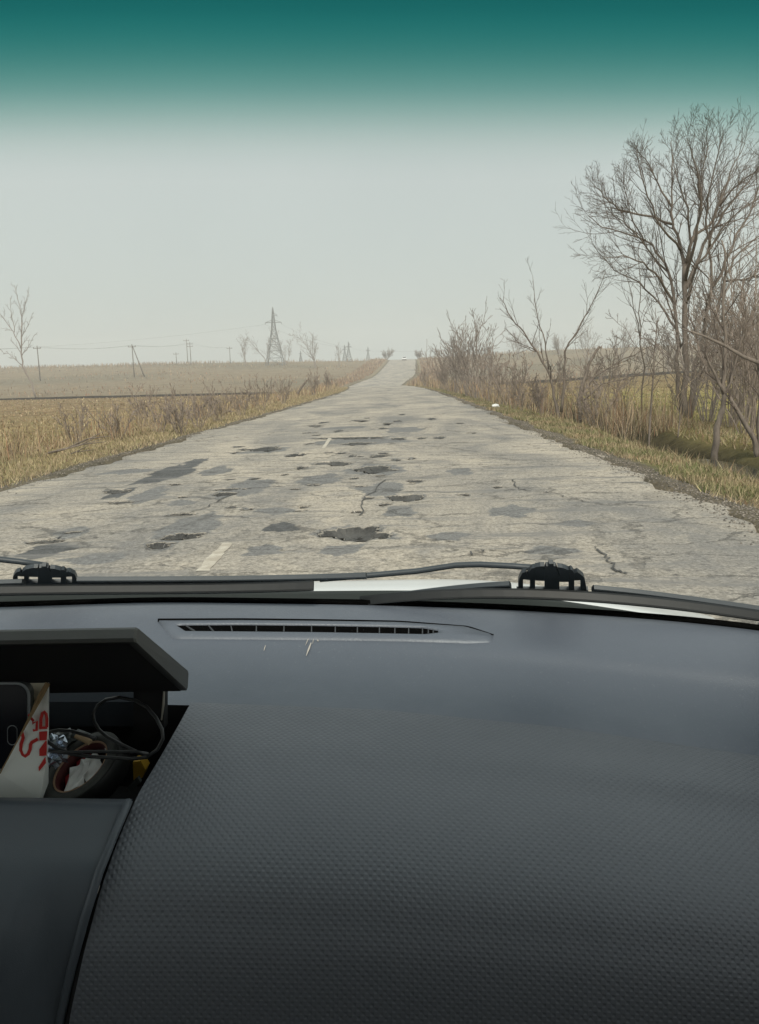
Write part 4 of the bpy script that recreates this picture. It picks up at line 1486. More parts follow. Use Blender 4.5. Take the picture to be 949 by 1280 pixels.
loop_o = dense(OUT_T) + dense(OUT_B)[::-1]
loop_i = dense(SLOT_T) + dense(SLOT_B)[::-1]
L0 = [on_dash(x, y, .0) for x, y in loop_o]
cen_o = lambda q, k: (q[0], q[1])
L1, L2 = [], []
for (xo, yo), (xi, yi) in zip(loop_o, loop_i):
    L1.append(on_dash(xo * .93 + xi * .07, yo * .88 + yi * .12, .0030))
    L2.append(on_dash(xo * .12 + xi * .88, yo * .12 + yi * .88, .0036))
L3 = [on_dash(x, y, .0030) for x, y in loop_i]
L4 = [on_dash(x, y, .0004) for x, y in loop_i]
k_ = len(L0)
m = MB()
ff = []
for q in range(4):
    for j in range(k_):
        j2 = (j + 1) % k_
        ff.append((q * k_ + j, q * k_ + j2, (q + 1) * k_ + j2, (q + 1) * k_ + j))
m.add(np.concatenate([L0, L1, L2, L3, L4]), ff)
child('vent_surround', m.mesh('vent_surround'), M_dash, dash, True)
m = MB(); fl = np.concatenate([[on_dash(x, y, .0010) for x, y in dense(SLOT_T)], [on_dash(x, y, .0010) for x, y in dense(SLOT_B)]])
m.add(fl, [(i, i + 40, i + 41, i + 1) for i in range(39)])
child('vent_slot', m.mesh('vent_slot'), M_void, dash)
m = MB(); m.tube([on_dash(x, y - 1.2, .0012) for x, y in dense(OUT_T, 30)], [.0024 - .0018 * (i / 29) ** 2 for i in range(30)], 6)  # black line drawn in as the shadow of the step above the vent
child('vent_step_shadow', m.mesh('vent_step_shadow'), M_void, dash, True)
tt_, bb_ = dense(SLOT_T, 30), dense(SLOT_B, 30)
for i in range(1, 29, 2):
    a_, b_ = on_dash(*bb_[i], .0024), on_dash(*tt_[i], .0012)
    m = MB(); m.bar([a_, b_], [.0016, .0010], [.0028, .0010], (0, 0, 1))
    child('vent_slat', m.mesh('vent_slat'), M_slat, dash)
M_scr = plain('pale_scratch', (.55, .50, .45), .7)
for (xa, ya, xb, yb, w) in ((332, 808, 330, 815, .0006), (386, 799, 382, 808, .0005), (389, 805, 383, 821, .0012), (397, 801, 398, 803, .0008), (392, 800, 391, 806, .0004)):
    m = MB(); m.tube([on_dash(xa, ya, .0012), on_dash((xa + xb) / 2, (ya + yb) / 2, .0014), on_dash(xb, yb, .0012)], [w * .5, w, w * .3], 4)
    child('scratch', m.mesh('scratch'), M_scr, dash)

# console below the tray
CR = [[(-300, 1000), (0, 1001), (160, 1003)], [(-300, 1010), (0, 1012), (160, 1012)], [(-300, 1040), (0, 1042), (150, 1042)], [(-300, 1090), (150, 1090)], [(-300, 1150), (150, 1150)], [(-300, 1215), (150, 1215)], [(-300, 1290), (150, 1290)], [(-300, 1400), (150, 1400)]]
CD = [.556, .548, .533, .512, .500, .494, .490, .486]
crow = []
for yl, d0 in zip(CR, CD):
    yr = lin(yl, 120)
    xr_ = lin(PADL, yr) - 5
    q = at(xr_, yr, d0)
    xsq = np.linspace(-.62, q.x, 40)
    r_ = []
    for X in xsq:
        z = solve_z(X, d0, yl)
        px, py = proj((X, d0, z))
        bulge = .016 * float(sstep(62, 28, px)) * float(sstep(1070, 1180, py)) if px < 70 else 0.0
        r_.append((X, d0 - bulge, z))
    crow.append(r_)
console = loft('centre_console', [[(x, y + .012, z - .004) for x, y, z in crow[0]]] + crow, M_cons, car, sub=4)
m = MB()
m.tube([np.array(r[-1]) + (.0015, -.001, .001) for r in crow], .0034, 6)
child('console_rim', m.mesh('console_rim'), M_cons, console, True)
# open storage tray
FZ = EYE.z - .378
tb, tf_ = .715, .552
m = MB()
xl_, xrb, xrf = -.62, -.10, -.16
zt = lambda d: EYE.z - .30
m.add([(xl_, tf_, FZ), (xrf, tf_, FZ), (xrb, tb, FZ), (xl_, tb, FZ)], [(0, 1, 2, 3)])
wl = [q for q in rT if q[0] < .0]
m.add([q for q in wl] + [(q[0], q[1] + .004, FZ) for q in wl], [(i, i + 1, len(wl) + i + 1, len(wl) + i) for i in range(len(wl) - 1)])
m.add([(xl_, tf_, FZ), (xl_, tb, FZ), (xl_, tb, EYE.z - .30), (xl_, tf_, EYE.z - .30)], [(0, 1, 2, 3)])
m.add([(xl_, tf_ + .001, FZ), (xrf, tf_ + .001, FZ), (xrf, tf_ + .001, EYE.z - .335), (xl_, tf_ + .001, EYE.z - .325)], [(0, 1, 2, 3)])
tray = child('storage_tray', m.mesh('storage_tray'), M_trayblk, car)
m = MB()  # added dark strip: the lid's shade on the dash put into its colour
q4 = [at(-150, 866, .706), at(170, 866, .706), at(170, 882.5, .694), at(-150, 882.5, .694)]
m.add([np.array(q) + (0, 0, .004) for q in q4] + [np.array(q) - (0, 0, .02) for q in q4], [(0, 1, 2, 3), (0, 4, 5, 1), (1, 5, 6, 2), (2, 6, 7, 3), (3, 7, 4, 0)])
child('tray_shade_strip', m.mesh('tray_shade_strip'), M_lidshade, car)
# lid standing half open
lt_, ht_, lb_, hb_ = (np.array(at(168.5, 783, .560)), np.array(at(235.5, 840, .662)), np.array(at(166, 801, .552)), np.array(at(234, 864, .656)))
off = np.array((-.36, 0, 0))
c4 = np.array([lt_, ht_, hb_, lb_])
m = MB()
cen = c4.mean(0)
# bevelled outline of the end face swept to the left
out_ = []
for i in range(4):
    p0, p1, p2 = c4[i - 1], c4[i], c4[(i + 1) % 4]
    bv = .0022
    out_ += [p1 + unit(p0 - p1) * bv, p1 + unit(p2 - p1) * bv]
out_ = np.array(out_)
v = np.concatenate([out_ * .96 + cen * .04 + (.0012, 0, 0), out_, out_ + off])
ff = [tuple(range(8))]
for q in range(2):
    for j in range(8):
        k2 = (j + 1) % 8
        ff.append((q * 8 + j, (q + 1) * 8 + j, (q + 1) * 8 + k2, q * 8 + k2))
ff.append(tuple(16 + j for j in range(7, -1, -1)))
m.add(v, ff)
lid = child('storage_lid', m.mesh('storage_lid'), M_lid, car)
# dark lining of the underside
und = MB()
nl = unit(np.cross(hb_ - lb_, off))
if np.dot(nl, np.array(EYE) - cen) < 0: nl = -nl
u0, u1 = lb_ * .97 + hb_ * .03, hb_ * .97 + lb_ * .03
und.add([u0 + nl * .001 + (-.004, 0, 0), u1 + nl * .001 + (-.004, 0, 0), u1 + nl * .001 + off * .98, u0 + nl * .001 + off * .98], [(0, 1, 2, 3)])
child('lid_lining', und.mesh('lid_lining'), M_trayblk, lid)
arm = MB()
ap = [np.array(at(x, y, .668)) for x, y in [(167, 858), (205, 858), (205, 912), (167, 935)]]
arm.add(ap + [q + np.array((0, .012, 0)) for q in ap], [(0, 3, 2, 1), (4, 5, 6, 7), (0, 1, 5, 4), (1, 2, 6, 5), (2, 3, 7, 6), (3, 0, 4, 7)])
child('lid_arm', arm.mesh('lid_arm'), M_trayblk, lid)
M_edge = plain('highlight_strip', (.45, .42, .36), .4, .5, .6)  # bright strip painted in as the highlight along the arm
m = MB(); m.tube([np.array(at(205.5, 860, .6665)), np.array(at(204.5, 880, .6665)), np.array(at(202, 900, .6665))], [.0009, .0011, .0007], 5)
child('arm_highlight', m.mesh('arm_highlight'), M_edge, lid)

# ---- wipers on the glass
GS = .65
GK = .20
GZB, GDB = EYE.z - .292, .982


def glass_z(X, Y):
    return GZB + (GDB - GK * (X - XC) ** 2 - Y) * GS


def on_glass(px, py, off=0.0):
    d = ray(px, py)
    lo, hi = .3, 1.4
    for _ in range(40):
        Y = (lo + hi) / 2
        p_ = EYE + d * (Y / d.y)
        if p_.z - glass_z(p_.x, Y) - off * 1.19 < 0: lo = Y      # below the outside of the glass = inside the car
        else: hi = Y
    return np.array(EYE + d * (lo / d.y))


GN = np.array((0, GS, 1.0)); GN /= np.linalg.norm(GN)


def smooth_px(seg, w, n=22):
    xs_, ys_ = np.array([q[0] for q in seg], float), np.array([q[1] for q in seg], float)
    xx = np.linspace(xs_[0], xs_[-1], n)
    deg = min(3, len(seg) - 1)
    yy = np.polyval(np.polyfit((xs_ - xs_[0]) / 100, ys_, deg), (xx - xs_[0]) / 100)
    return list(zip(xx, yy)), np.interp(xx, xs_, np.broadcast_to(np.asarray(w, float), xs_.shape))


def wiper(blade_l, blade_r, rubber, bracket, arm_px, label):
    m = MB()
    for seg, w in (blade_l, blade_r):
        if seg:
            sp2, w2 = smooth_px(seg, w)
            m.bar([on_glass(x, y, .020) for x, y in sp2], w2 * .86, .007, GN)
    wp = child('wiper', m.mesh('wiper'), M_wplast, car)
    wp['label'] = label
    sp2, w2 = smooth_px(*rubber)
    m = MB(); m.bar([on_glass(x, y, .009) for x, y in sp2], w2 * .62, .012, GN)
    child('rubber_blade', m.mesh('rubber_blade'), M_rub, wp)
    m = MB()
    x0, y0, sx = bracket
    def piece(pl, o=.026, t=.005):
        q = [on_glass(x0 + (x - 185) / 6.78 * (1.0 if sx == 1 else .95), y0 + (y - 120) / 6.78 * sx, o) for x, y in pl]
        k = len(q)
        m.add(q + [w_ + GN * t for w_ in q], [tuple(range(k)), tuple(range(2 * k - 1, k - 1, -1))] + [(i, i + k, (i + 1) % k + k, (i + 1) % k) for i in range(k)])
    for pl in ([(185, 322), (186, 250), (195, 222), (226, 232), (226, 322)], [(195, 221), (218, 178), (250, 165), (262, 200), (272, 170), (284, 160), (284, 236), (226, 231)], [(285, 322), (285, 152), (300, 138), (328, 132), (328, 322)],
               [(329, 128), (372, 119), (408, 119), (408, 244), (329, 240)], [(409, 322), (409, 150), (420, 118), (500, 118), (516, 150), (534, 200), (534, 322)], [(517, 126), (560, 132), (612, 152), (612, 252), (535, 252), (535, 196)],
               [(613, 322), (613, 156), (628, 146), (642, 152), (660, 180), (660, 322)], [(661, 178), (686, 168), (712, 186), (712, 238), (661, 240)], [(713, 322), (713, 188), (738, 208), (752, 250), (765, 322)],
               [(172, 352), (172, 323), (778, 323), (778, 352)], [(440, 117), (445, 98), (480, 98), (486, 117)]):
        piece(pl)
    child('bracket', m.mesh('bracket'), M_wplast, wp)
    m = MB()
    m.tube([on_glass(x, y, o) for x, y, o in arm_px], .0036, 8)
    child('wiper_arm', m.mesh('wiper_arm'), M_wplast, wp, True)
    return wp


wiper(([(450, 749.5), (500, 744), (560, 737), (638, 731)], [.004, .009, .012, .014]),
      ([(741, 736), (800, 742), (870, 751), (949, 762), (990, 768)], [.016, .016, .015, .013, .012]),
      ([(450, 751), (540, 745), (640, 741), (740, 746), (850, 757), (990, 776)], [.003, .006, .008, .008, .008, .006]),
      (648, 708, 1.0), [(400, 724, .03), (458, 719.5, .034), (520, 714, .04), (570, 706.5, .046), (600, 705.5, .046), (640, 707.5, .044), (690, 711, .042)],
      'wiper with hooked arm in front of the white bonnet')
wiper(([(98, 725.5), (200, 725), (330, 723.5), (458, 719.5)], [.015, .014, .012, .007]),
      ([(-60, 731), (0, 729), (30, 728)], [.014, .014, .014]),
      ([(-60, 740), (100, 737), (300, 735), (392, 732)], [.010, .011, .010, .006]),
      (16, 710, .62), [(-70, 694, .046), (-20, 697, .048), (25, 702, .046), (60, 707, .042)],
      'wiper with flat blade at the left of the windscreen')

# ---- cowl, bonnet, windscreen, cabin shell
XW = np.linspace(-1.06, .43, 50)
def grow_row(d0, k, zoff, Xs, zk=0.0):
    return [(X, d0 - k * (X - XC) ** 2, EYE.z + zoff - zk * (X - XC) ** 2) for X in Xs]
COWL = [(-300, 742), (0, 740), (390, 739), (475, 738), (560, 738), (640, 742), (700, 750), (800, 766), (900, 780), (949, 790), (1100, 830)]
rc = row(COWL, 1.06, .20, XW)
loft('cowl', [[(x, y + .06, z - .035) for x, y, z in rc], rc, [(x, y - .035, z - .008) for x, y, z in rc], [(x, y - .08, z - .05) for x, y, z in rc]], M_cowl, car, sub=2)
BTOP = [(-300, 729), (0, 727), (390, 727), (475, 725), (560, 723.5), (640, 726), (720, 738), (800, 752), (880, 768), (949, 786), (1100, 830)]
BRE = [(x, y + 16) for x, y in BTOP]
XBn = np.linspace(-1.06, .43, 60)
rb0 = row(BRE, 1.10, .14, XBn)
rb1 = row(BTOP, 1.22, .14, XBn)
front = [[(x, y + dy, z - dz) for x, y, z in rb1] for dy, dz in ((.12, .036), (.35, .118), (.6, .225), (.8, .36), (.84, .5))]
bon = loft('bonnet', [[(x, y - .004, z - .03) for x, y, z in rb0], rb0, [(a_[0], (a_[1] + b_[1]) / 2, (a_[2] + b_[2]) / 2 + .004) for a_, b_ in zip(rb0, rb1)], rb1] + front, M_bonnet, car, sub=4)

M_glass = bpy.data.materials.new('clear_glass'); M_glass.use_nodes = True
nt = M_glass.node_tree; nt.nodes.clear()
tr = nt.nodes.new('ShaderNodeBsdfTransparent'); tr.inputs[0].default_value = (.92, .945, .925, 1)
ou = nt.nodes.new('ShaderNodeOutputMaterial'); nt.links.new(tr.outputs[0], ou.inputs[0])
M_band = bpy.data.materials.new('tinted_shade_band'); M_band.use_nodes = True
nt = M_band.node_tree; nt.nodes.clear()
tr = nt.nodes.new('ShaderNodeBsdfTransparent')
ou = nt.nodes.new('ShaderNodeOutputMaterial')
uvn = nt.nodes.new('ShaderNodeUVMap')
sp_ = nt.nodes.new('ShaderNodeSeparateXYZ'); nt.links.new(uvn.outputs[0], sp_.inputs[0])
rp = nt.nodes.new('ShaderNodeValToRGB')
rp.color_ramp.interpolation = 'B_SPLINE'
e = rp.color_ramp.elements
e[0].position = 0; e[0].color = (.92, .945, .925, 1)
e[1].position = 1; e[1].color = (.015, .172, .17, 1)
for pos, c_ in ((.12, (.88, .92, .90)), (.26, (.74, .83, .80)), (.40, (.47, .66, .62)), (.54, (.22, .48, .44)), (.70, (.075, .33, .305)), (.86, (.022, .245, .235))):
    q = e.new(pos); q.color = (*c_, 1)
nt.links.new(sp_.outputs[1], rp.inputs[0]); nt.links.new(rp.outputs[0], tr.inputs[0]); nt.links.new(tr.outputs[0], ou.inputs[0])


def glass_rows(ya, yb, n):
    rows_ = []
    for k in range(n):
        Y = ya + (yb - ya) * k / (n - 1)
        rows_.append([(X, Y - GK * (X - XC) ** 2, GZB + (GDB - Y) * GS) for X in XW])
    return rows_


def Yc_for(py):                              # glass row (at the middle of the car) that shows at photo height py above the camera
    q = on_glass(474.5, py)
    return q[1] + GK * (q[0] - XC) ** 2


def level_row(py):                           # a line on the glass that runs level across the view
    out_ = []
    for X in XW:
        px_ = 474.5
        for _ in range(12):
            q_ = on_glass(min(max(px_, -500), 1450), py)
            px_ += (X - q_[0]) * F / .45 * .7
        Yq = q_[1]
        out_.append((X, Yq, glass_z(X, Yq)))
    return out_


lowr = [(X, GDB - GK * (X - XC) ** 2, GZB) for X in XW]
b0r, b1r, b2r = level_row(225), level_row(-12), level_row(-330)
def between(ra, rb, n):
    return [[tuple(np.array(a_) * (1 - k / (n - 1)) + np.array(b_) * (k / (n - 1))) for a_, b_ in zip(ra, rb)] for k in range(n)]
ws = loft('windscreen', between(lowr, b0r, 14), M_glass, car, smooth=True)
rowsb = between(b0r, b1r, 8)
A = np.array(rowsb)
meb = fast_mesh('shade_band', A.reshape(-1, 3), grid_faces(8, len(XW)))
uvm = meb.uv_layers.new(name='UVMap')
li = np.empty(len(meb.loops), np.int32); meb.loops.foreach_get('vertex_index', li)
uvm.data.foreach_set('uv', np.stack([A.reshape(-1, 3)[li, 0], (li // len(XW)) / 7.0], -1).ravel())
sb = child('shade_band', meb, M_band, ws, True)
sb['label'] = 'dark teal tinted strip across the top of the windscreen'
# the tinted strip goes on at full tint above the view
M_band2 = bpy.data.materials.new('full_tint'); M_band2.use_nodes = True
nt = M_band2.node_tree; nt.nodes.clear()
tr = nt.nodes.new('ShaderNodeBsdfTransparent'); tr.inputs[0].default_value = (.015, .172, .17, 1)
ou = nt.nodes.new('ShaderNodeOutputMaterial'); nt.links.new(tr.outputs[0], ou.inputs[0])
loft('shade_band', between(b1r, b2r, 3), M_band2, ws)
ZR = b2r[25][2]
loft('roof', [b2r, [(x, y - .06, z + .02) for x, y, z in b2r], [(X, -.6, ZR + .05) for X in XW], [(X, -1.6, ZR + .04) for X in XW], [(X, -2.3, ZR - .12) for X in XW]], M_headliner, car)
for s in (-1, 1):
    m = MB()
    Xs_ = XC + s * .74
    a0 = np.array((Xs_, GDB - GK * .74 ** 2 + .01, GZB - .02)); a1 = np.array(b2r[0 if s < 0 else -1])
    m.tube([a0, (a0 + a1) / 2, a1], [.035, .033, .035], 8)
    child('windscreen_pillar', m.mesh('windscreen_pillar'), M_trim, car, True)
    m = MB(); m.boxm((Xs_ - .04, -2.3, .30), (Xs_ + .04, .86, EYE.z - .30)); child('door', m.mesh('door'), M_trim, car)
    m = MB(); m.tube([np.array((Xs_, -.55, EYE.z - .3)), np.array((Xs_ - s * .05, -.6, ZR + .04))], .05, 8); child('door_pillar', m.mesh('door_pillar'), M_trim, car)
m = MB(); m.boxm((XC - .74, -2.35, .28), (XC + .74, .80, .36)); child('floor_pan', m.mesh('floor_pan'), M_trim, car)
m = MB(); m.boxm((XC - .74, .60, .30), (XC + .74, .66, .74)); child('bulkhead', m.mesh('bulkhead'), M_trayblk, car)
m = MB(); m.boxm((XC - .74, -2.4, .3), (XC + .74, -2.3, 1.0)); child('tailgate', m.mesh('tailgate'), M_trim, car)
for sx in (XC - .36, XC + .36):
    m = MB(); m.boxm((sx - .24, -.75, .36), (sx + .24, -.25, .60)); m.boxm((sx - .24, -.95, .5), (sx + .24, -.78, 1.15)); m.boxm((sx - .13, -.95, 1.16), (sx + .13, -.84, 1.34))
    child('seat', m.mesh('seat'), M_seat, car)

# ------------------------------------------------------------------ things lying in the tray
M_card = plain('white_card', (.84, .86, .82), .7, .3, var=.06, scale=30)
M_cardy = plain('cream_card', (.80, .76, .60), .7, .3, var=.08, scale=30)
M_redink = plain('red_print', (.55, .035, .03), .6, .3, var=.08)
M_torn = plain('torn_brown_edge', (.30, .21, .11), .9, .2, var=.3, scale=200)
M_phone = plain('phone_glass', (.010, .011, .016), .12, .15, var=.05)
M_phrim = plain('phone_rim', (.20, .22, .23), .3, .5, .5)


def extr(pix, Y, th, mb, dY=None):
    """polygon drawn in photo pixels at distance Y, given thickness away from the camera"""
    ff_ = [np.array(at(q[0], q[1], Y if len(q) < 3 else q[2])) for q in pix]
    k = len(ff_)
    # outward facing: test orientation
    nv = np.cross(ff_[1] - ff_[0], ff_[2] - ff_[0])
    bk = [q + np.array((0, th, .0)) for q in ff_]
    mb.add(ff_ + bk, [tuple(range(k)), tuple(range(2 * k - 1, k - 1, -1))] + [(i, i + k, (i + 1) % k + k, (i + 1) % k) for i in range(k)])


pk = empty('paper_packet', tuple(np.array(at(20, 1000, .60))))
m = MB(); extr([(-60, 851, .628), (60.5, 853, .628), (59, 1000, .615), (-60, 1000, .615)], .62, .0012, m); child('back_panel', m.mesh('back_panel'), M_cardy, pk)
m = MB(); extr([(60, 855, .622), (59.5, 900, .611), (58, 950, .605), (50, 999, .598), (-40, 999, .598), (-40, 1010, .598), (0, 967, .600)], .6, .0012, m); child('front_panel', m.mesh('front_panel'), M_card, pk)
m = MB(); extr([(60, 855, .623), (61, 853, .628), (60, 990, .615), (51, 999, .599)], .62, .001, m); child('side_panel', m.mesh('side_panel'), M_card, pk)
m = MB(); m.tube([np.array(at(x, y, d)) for x, y, d in [(60, 854, .621), (50, 872, .616), (40, 892, .609), (24, 922, .602), (0, 967, .599)]], [.0022, .0024, .0014, .0006, .0005], 5); child('torn_edge', m.mesh('torn_edge'), M_torn, pk)


def ink_d(py):
    return float(np.interp(py, [855, 900, 950, 999], [.622, .611, .605, .598])) - .0016


def z2p(pts):
    return [(x / 7.3, 840 + y / 7.3) for x, y in pts]


def ink_poly(pts):
    m = MB(); extr([(x, y, ink_d(y)) for x, y in z2p(pts)], .6, .0004, m); return m


def ink_line(pts, w):
    m = MB(); q = [np.array(at(x, y, ink_d(y))) for x, y in z2p(pts)]
    m.bar(q, w, .0004, (0, -1, .05)); return m


for mm in (ink_line([(372, 520), (374, 430), (388, 375), (404, 365), (422, 385), (428, 430), (428, 505)], .0026), ink_line([(362, 512), (432, 508)], .0022),
           ink_poly([(358, 546), (432, 541), (428, 600), (425, 622), (360, 626)]), ink_poly([(359, 766), (359, 705), (421, 622), (428, 640), (424, 764)]), ink_poly([(352, 868), (414, 772), (420, 832), (356, 908)]),
           ink_line([(200, 545), (212, 600), (192, 660), (190, 715), (205, 755), (230, 768), (258, 748), (276, 705), (280, 662), (290, 642), (345, 612)], .0027),
           ink_line([(262, 385), (282, 420), (305, 445), (298, 470), (338, 452), (334, 530), (302, 532)], .0022)):
    child('red_letter', mm.mesh('red_letter'), M_redink, pk)
tag(pk, 'white card packet with red lettering standing in the dash tray', 'packet')

# phone: rounded slab lying sideways in the packet
def rounded(x0, y0, x1, y1, r, n=7):
    pts = []
    for cx_, cy_, a0 in ((x1 - r, y0 + r, -90), (x1 - r, y1 - r, 0), (x0 + r, y1 - r, 90), (x0 + r, y0 + r, 180)):
        for k in range(n):
            t = math.radians(a0 + 90 * k / (n - 1))
            pts.append((cx_ + r * math.cos(t), cy_ + r * math.sin(t)))
    return pts


def dph(q, o=0.0):
    return (q[0], q[1], float(np.interp(q[1], [850, 965], [.622, .608])) - o)


ph = empty('phone', tuple(np.array(at(-60, 962, .612))))
m = MB(); extr([dph(q) for q in rounded(-190, 853, 38, 964, 17)], .61, .007, m); child('case', m.mesh('case'), M_phrim, ph)
m = MB(); extr([dph(q, .0006) for q in rounded(-187, 856, 33.5, 961, 14)], .61, .0004, m); child('screen', m.mesh('screen'), M_phone, ph)
m = MB()
hp_ = rounded(9.5, 907, 21.5, 931, 5.9)
m.tube([np.array(at(*dph(q, .0012))) for q in hp_ + hp_[:1]], .0004, 4); child('home_button', m.mesh('home_button'), M_phrim, ph)
tag(ph, 'dark smartphone lying sideways inside the white packet', 'phone')

# roll of black tape
M_tape = plain('black_tape', (.010, .0105, .010), .5, .3, var=.1)
M_tapef = plain('lit_tape_face', (.055, .057, .052), .7, .3, var=.25, scale=300)  # paler copy of the tape, with the light on its face in the colour
M_core = plain('cardboard_core', (.42, .27, .18), .85, .2, var=.15)
M_liner = plain('dark_red_liner', (.10, .02, .02), .7)
M_redc = plain('red_card', (.5, .03, .04), .6)
M_paper = plain('white_paper', (.82, .82, .80), .7, .3, var=.08, scale=60)
tcn = np.array(at(101, 958, .622))
t25 = math.radians(27); cph = .50; sph = math.sqrt(1 - cph ** 2)
U_ = np.array(ROT @ Vector((math.cos(t25), math.sin(t25), 0)))
V_ = np.array(ROT @ Vector((-math.sin(t25) * cph, math.cos(t25) * cph, -sph)))
W_ = np.cross(U_, V_)


def lathe(prof_, n=40):
    m = MB(); v = []
    for (r_, h_) in prof_:
        for k in range(n):
            a_ = 2 * math.pi * k / n
            v.append(tcn + (U_ * math.cos(a_) + V_ * math.sin(a_)) * r_ + W_ * h_)
    ff_ = []
    L_ = len(prof_)
    for i in range(L_):
        i2 = (i + 1) % L_
        for k in range(n):
            k2 = (k + 1) % n
            ff_.append((i * n + k, i * n + k2, i2 * n + k2, i2 * n + k))
    m.add(v, ff_); return m


tp = empty('tape_roll', tuple(tcn - W_ * .018))
child('tape', lathe([(.0255, 0), (.0268, .0004), (.0355, .0004), (.0362, -.0005), (.0362, -.0178), (.0355, -.018), (.0255, -.018)]).mesh('tape'), M_tape, tp, True)
child('core', lathe([(.0243, .0006), (.0257, .0006), (.0257, -.0185), (.0243, -.0185)]).mesh('core'), M_core, tp, True)
child('liner', lathe([(.0238, -.001), (.0243, -.0005), (.0243, -.0188), (.0238, -.0188)]).mesh('liner'), M_liner, tp, True)
child('tape_face', lathe([(.0258, .0006), (.0352, .0006), (.0352, .0010), (.0258, .0010)]).mesh('tape_face'), M_tapef, tp, True)
tag(tp, 'roll of black tape leaning in the dash tray', 'tape roll')


def scrap(c_, e1, e2, mat, label, cat, name='paper_scrap', n=5, amp=.0015, th=.0006):
    m = MB(); c_ = np.array(c_)
    v = []
    for i in range(n):
        for j in range(n):
            v.append(c_ + np.array(e1) * (i / (n - 1) * 2 - 1) + np.array(e2) * (j / (n - 1) * 2 - 1) + W_ * rng.normal(0, amp))
    m.add(v, [tuple(r) for r in grid_faces(n, n)])
    o = link(name, m.mesh(name), mat)
    md = o.modifiers.new('thick', 'SOLIDIFY'); md.thickness = th
    tag(o, label, cat)
    return o


scrap(tcn + U_ * -.006 - W_ * .005 - V_ * .004, U_ * .010 + V_ * .002, V_ * .015 + U_ * .003, M_paper, 'crumpled white printed paper in the left of the tape roll', 'paper')
scrap(tcn + U_ * .007 - W_ * .006 - V_ * .001, U_ * .008 + V_ * .003, V_ * .014 - U_ * .005, M_paper, 'crumpled white printed paper in the right of the tape roll', 'paper')
scrap(tcn + U_ * -.004 - W_ * .008 + V_ * .013, U_ * .007, V_ * .006, M_redc, 'red paper tucked in the top of the tape roll', 'paper', amp=.0006)
scrap(tcn + U_ * -.018 - W_ * .012 - V_ * .002, U_ * .003, V_ * .010 + W_ * .004, M_redc, 'red paper strip at the left inside the tape roll', 'paper', amp=.0006)
M_ink = plain('grey_print', (.16, .16, .17), .7)
pm = MB()
for (u_, v_, l_) in ((-.010, .002, .005), (-.009, -.002, .006), (-.0095, -.007, .005), (.004, .003, .005), (.006, -.003, .005)):
    c_ = tcn + U_ * u_ + V_ * v_ - W_ * .0025
    pm.box(c_, U_ * l_ * .5, V_ * .0005, W_ * .0002)
# foil, clear sleeve, stick, yellow piece
M_foil = plain('silver_foil', (.55, .62, .72), .25, .5, .9, var=.3, scale=90)
M_clear = plain('grey_plastic_film', (.10, .115, .11), .25, .6, 0, var=.5, scale=120)
M_yel = plain('yellow_card', (.62, .36, .03), .6)
M_tan = plain('wood_stick', (.48, .34, .2), .8)


def wad(name, px, py, Y, sx, sy, sz, mat, label, cat, seed):
    R_ = random.Random(seed)
    bm = bmesh.new()
    bmesh.ops.create_icosphere(bm, subdivisions=3, radius=1)
    c_ = np.array(at(px, py, Y))
    for vv_ in bm.verts:
        k = 1 + .22 * math.sin(vv_.co.x * 7 + seed) * math.sin(vv_.co.y * 6.1) + R_.uniform(-.28, .22)
        vv_.co = Vector((c_[0] + vv_.co.x * k * sx, c_[1] + vv_.co.y * k * sy, c_[2] + vv_.co.z * k * sz))
    me_ = bpy.data.meshes.new(name); bm.to_mesh(me_); bm.free()
    tag(link(name, me_, mat), label, cat)


wad('foil_wrapper', 68, 938, .628, .011, .010, .013, M_foil, 'crumpled silver blue foil beside the white packet', 'wrapper', 3)
wad('plastic_film', 80, 922, .655, .010, .008, .007, M_clear, 'crumpled grey clear plastic behind the tape roll', 'wrapper', 9)
m = MB(); q0, q1 = np.array(at(95, 919, .64)), np.array(at(113, 928, .637)); m.bar([q0, q1], .005, .002, (0, -.5, 1)); tag(link('wood_stick', m.mesh('wood_stick'), M_tan), 'small flat tan stick lying behind the tape roll', 'stick')
m = MB(); m.tube([np.array(at(97, 913, .652)), np.array(at(120, 922, .647))], .0016, 6); tag(link('olive_tube', m.mesh('olive_tube'), M_clear, smooth=True), 'thin olive grey tube lying behind the tape roll', 'tube')
m = MB(); extr([(166, 953), (176, 951), (182, 962), (178, 972), (167, 976)], .640, .012, m); tag(link('yellow_box', m.mesh('yellow_box'), M_yel), 'small yellow card box right of the tape roll', 'box')
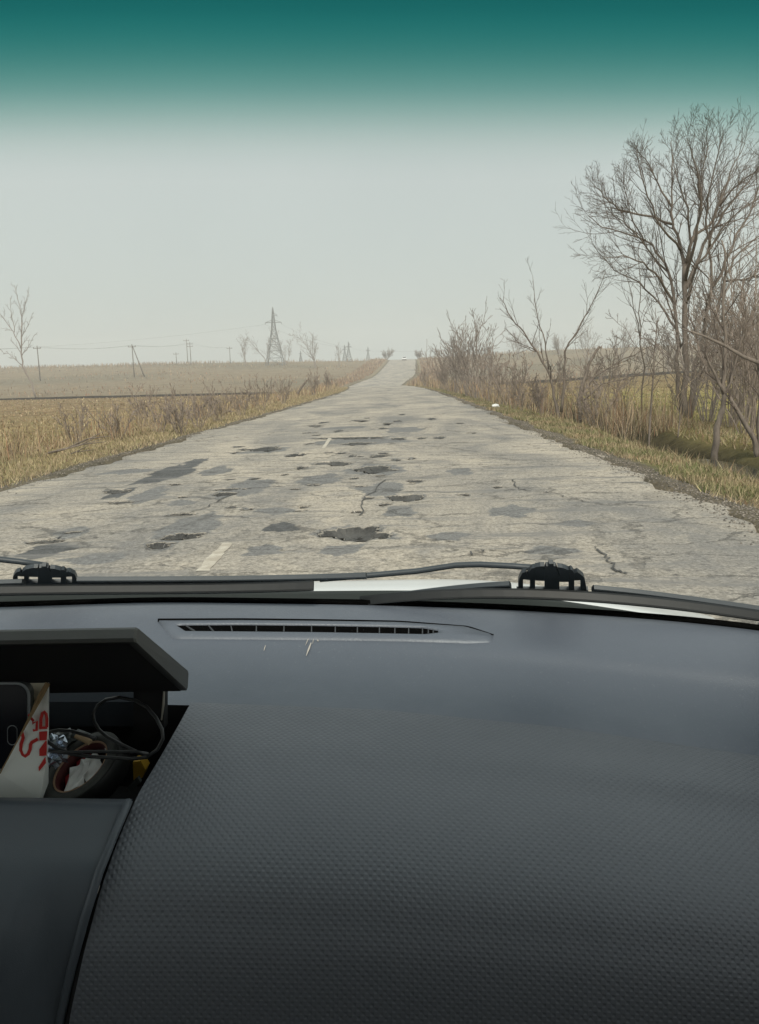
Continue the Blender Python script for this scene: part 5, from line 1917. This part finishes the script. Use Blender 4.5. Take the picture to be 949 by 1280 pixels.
m = MB(); extr([(158, 985), (172, 972), (176, 978), (163, 990)], .622, .004, m); tag(link('grey_clip', m.mesh('grey_clip'), M_clear), 'small grey plastic piece below the yellow box', 'clip')
m = MB(); extr([(131, 936), (140, 932), (143, 937), (132, 941)], .630, .003, m); tag(link('paper_scrap', m.mesh('paper_scrap'), M_paper), 'tiny white scrap on the upper rim of the tape roll', 'paper')
# black cable in a loop
M_cable = plain('cable_black', (.02, .021, .022), .35, .5)
zc_ = [(75, 300), (95, 320), (150, 360), (230, 392), (350, 408), (470, 414), (580, 422), (680, 412), (745, 365), (777, 300), (772, 245), (735, 175), (680, 112), (610, 72), (520, 55), (440, 68), (388, 105), (366, 150), (370, 200), (400, 250), (450, 292), (520, 330), (600, 368), (650, 392), (690, 402)]
dd_ = np.interp(np.arange(len(zc_)), [0, 6, 10, 15, 19, 24], [.612, .602, .612, .655, .640, .606])
pts = [np.array(at(40 + x / 4.745, 860 + y / 4.745, d)) for (x, y), d in zip(zc_, dd_)]
m = MB(); m.tube(pts, .0015, 7)
z2 = [(100, 372), (200, 385), (300, 380), (400, 378), (520, 380), (620, 378), (690, 392)]
m.tube([np.array(at(40 + x / 4.745, 860 + y / 4.745, .604)) for x, y in z2], .0014, 7)
z3 = [(95, 262), (160, 250), (240, 256), (320, 280), (380, 300)]
m.tube([np.array(at(40 + x / 4.745, 860 + y / 4.745, .628)) for x, y in z3], .0015, 7)
tag(link('charging_cable', m.mesh('charging_cable'), M_cable, smooth=True), 'thin black cable looped above the tape roll', 'cable')

# ------------------------------------------------------------------ air
M_haze = bpy.data.materials.new('haze'); M_haze.use_nodes = True
nt = M_haze.node_tree; nt.nodes.clear()
pv = nt.nodes.new('ShaderNodeVolumePrincipled')
pv.inputs['Color'].default_value = (.985, .99, 1.0, 1)
pv.inputs['Density'].default_value = .0011
ou = nt.nodes.new('ShaderNodeOutputMaterial'); nt.links.new(pv.outputs[0], ou.inputs['Volume'])
m = MB(); m.boxm((-450, -60, -6), (450, 715, 40))
tag(link('haze', m.mesh('haze'), M_haze), 'pale grey haze in the air', 'haze', kind='stuff')
